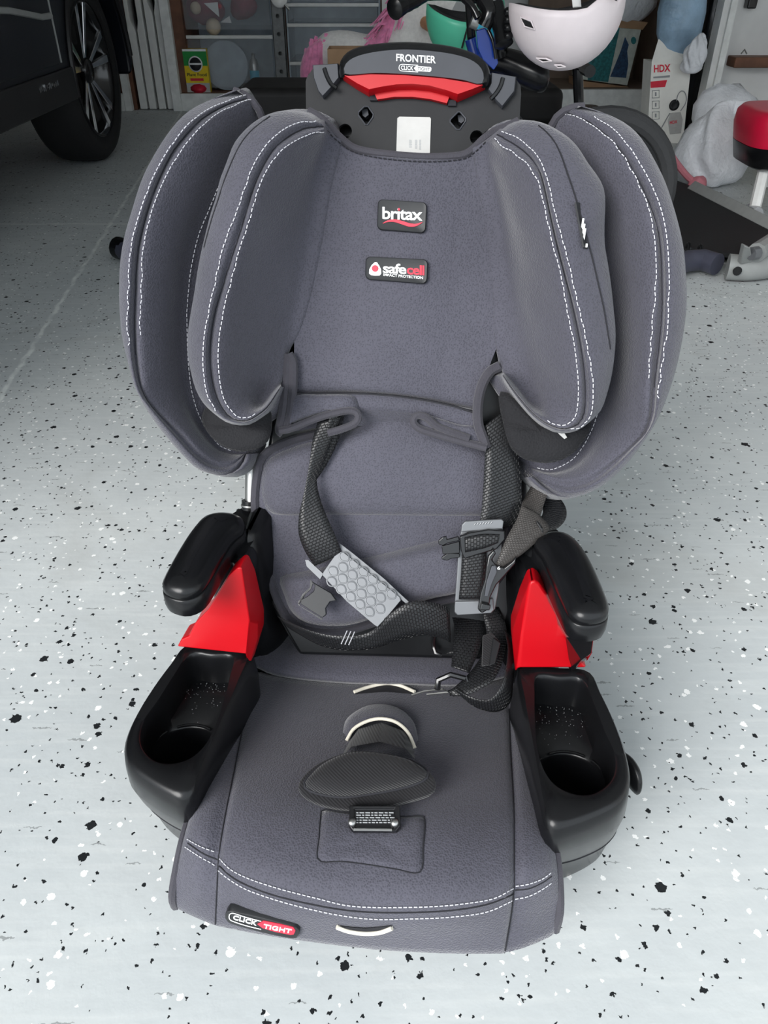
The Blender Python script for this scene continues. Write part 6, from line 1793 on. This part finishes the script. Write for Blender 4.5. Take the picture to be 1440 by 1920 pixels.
# sprayer carton
HY2 = 4.72
hb = thing('sprayer_carton', 'white carton with red lettering and a sprayer picture', 'carton', (wy(1250, 262, HY2)[0], HY2 + .08, 0))
ho = np.array(hb.location)
def hp2(u, v, d=0): return wy(u, v, HY2 - d) - ho
fr4 = [(1222, 116), (1296, 122), (1281, 265), (1214, 262)]
L = [hp2(u, v) for u, v in fr4]
L[2][2] = L[3][2] = 0.001
L = [np.array((p_[0], -.08, p_[2])) for p_ in L]
mb = MB(); mb.prism(L, (0, .16, 0)); mb.build('carton_body', M['whitebox'], hb, smooth=False)
mb = MB(); mb.prism([L[0], L[1], L[1] + np.array((-.02, .05, .06)), L[0] + np.array((.03, .05, .10))], (0, .003, 0)); mb.build('carton_flap', M['whitebox'], hb, smooth=False)
nY = np.array((0, -1.0, 0))
def hprint(body, bl, br, tl, m_, b_=.02): return text_on('lettering', body, hp2(*bl, .001), hp2(*br, .001), hp2(*tl, .001), nY, M[m_], hb, b_, depth=.001)
hprint('HDX', (1226, 136), (1257, 134), (1226, 122), 'redprint', .03)
def hshape(q, m_, nm, d=.001):
    mb = MB(); mb.prism([hp2(u, v, d) for u, v in q], (0, .001, 0)); return mb.build(nm, M[m_], hb, smooth=False)
hshape([(1220, 153), (1251, 150), (1247, 163), (1220, 165)], 'redprint', 'red_banner')
hshape([(1225, 144), (1256, 141), (1256, 145), (1225, 147)], 'greyprint', 'small_print')
for v in (178, 198, 218): 
    MB().tube([hp2(u_, v_, .002) for u_, v_ in ((1223, v - 8), (1236, v - 9), (1236, v + 5), (1223, v + 6))], .0018, 5, closed=True).build('icon_frame', M['greyprint'], hb)
    hshape([(1228, v - 5), (1231, v - 5), (1231, v + 2), (1228, v + 2)], 'greyprint', 'icon')
hshape([(1221, 237), (1238, 236), (1238, 240), (1221, 241)], 'greyprint', 'small_print')
V, Fc = lathe([(.022, 0), (.028, .002), (.016, .004), (.012, .002)], 20); c_ = hp2(1264, 197, .002); obj('sprayer_head', [(x + c_[0], c_[1] - z, y + c_[2]) for x, y, z in V], Fc, M['patch'], hb)
MB().tube([hp2(u, v, .003) for u, v in spline([(1268, 190), (1272, 176), (1280, 170), (1286, 178), (1286, 192), (1276, 208)], 16)], .0025, 6).build('sprayer_hose', M['greyprint'], hb)
MB().tube([hp2(1256, 212, .003), hp2(1232, 254, .003)], .003, 6).build('sprayer_wand', M['greyprint'], hb)
hshape([(1257, 212), (1276, 210), (1280, 224), (1277, 250), (1256, 252), (1252, 226)], 'label', 'sprayer_tank', .0012)
hprint('HDX', (1256, 233), (1270, 231), (1256, 227), 'redprint', .03)
# bags around it
blob('hanging_bag', 'clear plastic bag with pale blue contents above the sprayer carton', 'bag', wy(1280, 22, 4.80), (.125, .08, .25), M['bag_blue'], 4, amp=.08)
o = crumpled('plastic_bag', (.075, .06, .085), 6, M['bag']); o.location = tuple(wy(1294, 138, 4.64)); tag(o, 'small crumpled white bag on the corner of the sprayer carton', 'bag')
tbg = thing('bin_bag', 'full white drawstring bag with pink tie beside the sprayer carton', 'bag', (wy(1332, 330, 3.7)[0], 3.74, 0))
crumpled('bag_body', (.205, .17, .160), 8, M['bag'], tbg)
go = np.array(tbg.location)
MB().tube([wy(u, v, 3.56) - go for u, v in spline([(1256, 288), (1270, 308), (1290, 332), (1308, 346)], 12)], .014, 8).build('drawstring', M['pinkstrap'], tbg)
o = blob('knot', None, None, (0, 0, 0), (.04, .03, .035), M['pinkstrap'], 3); o.parent = tbg; o.location = tuple(wy(1308, 346, 3.55) - go)
blob('plastic_bag', 'second white bag slumped behind the drawstring bag', 'bag', (wy(1395, 290, 4.1)[0] + .05, 4.55, .15), (.19, .14, .16), M['bag'], 15)
blob('wrapper_bag', 'green and yellow snack wrapper bag behind the stool leg', 'bag', (wy(1430, 305, 4.0)[0] + .10, 4.15, .14), (.12, .08, .11), M['green_bag'], 21, amp=.25)
# black garment bag hanging and white post with the panelled wall
gb = thing('garment_bag', 'tall black plastic-wrapped bundle beside the white post', 'bag', (wy(1318, 200, 4.95)[0], 5.0, 0))
xg = wy(1318, 200, 4.95)[0]
q = spline([(-.09, -.06), (.0, -.09), (.10, -.05), (.12, .05), (0, .09), (-.10, .05)], 24, True)
rows = [np.array([(a * k + .01 * math.sin(7 * z + j), b * k, z) for j, (a, b) in enumerate(q)]) for z, k in ((0, .75), (.1, .9), (.3, .95), (.5, 1.05), (.7, .95), (.95, 1.1), (1.2, .9), (1.5, .5))]
V, Fc = loft(rows, 2, False, True, cap=True); obj('wrap', V, Fc, M['gloss'], gb)
mb = MB(); mb.box((.03, -.085, .36), (.035, .01, .11)); mb.build('tag', M['lidgrey'], gb, smooth=False)
def wpost(name, u0b, u1b, Y, m, z1=1.6):
    a, b = wy(u0b, 215, Y), wy(u1b, 215, Y)
    mb = MB(); mb.box(((a[0] + b[0]) / 2, Y + .05, z1 / 2), (b[0] - a[0], .10, z1)); o = mb.build(name, m, smooth=False); tag(o, kind='structure'); return o
wpost('trim_1', 1313, 1326, 4.75, M['white_plastic'])
wpost('trim_2', 1326, 1337, 4.73, M['white_wood'])
a, b = wy(1337, 215, 4.85), wy(1337, 215, 4.85)
mb = MB(); mb.box((a[0] + .55, 4.92, .85), (1.1, .08, 1.7)); o = mb.build('wall_partition', M['wall'], smooth=False); tag(o, kind='structure')
zz_ = wy(1400, 116, 4.8)[2]
lg = thing('wall_ledge', 'brown wooden ledge fixed to the white partition at the right', 'shelf', (a[0] + .45, 4.80, zz_))
mb = MB(); mb.box((0, .02, 0), (.86, .12, .05)); bevel(mb.build('ledge_board', M['brown_wood'], lg, smooth=False), .006, 2)
MB().tube([(-.40, -.02, .04), (-.39, -.03, .06), (-.37, -.02, .04)], .004, 6).build('screw_eye', M['steel'], lg)
p_ = wy(1412, 6, 4.82)
hkk = MB(); hkk.box((0, 0, 0), (.05, .06, .05)); o = bevel(hkk.build('wall_hook', M['gloss'], smooth=False), .008, 2); o.location = (p_[0], 4.85, p_[2]); tag(o, 'small black hook block high on the white partition', 'hook')
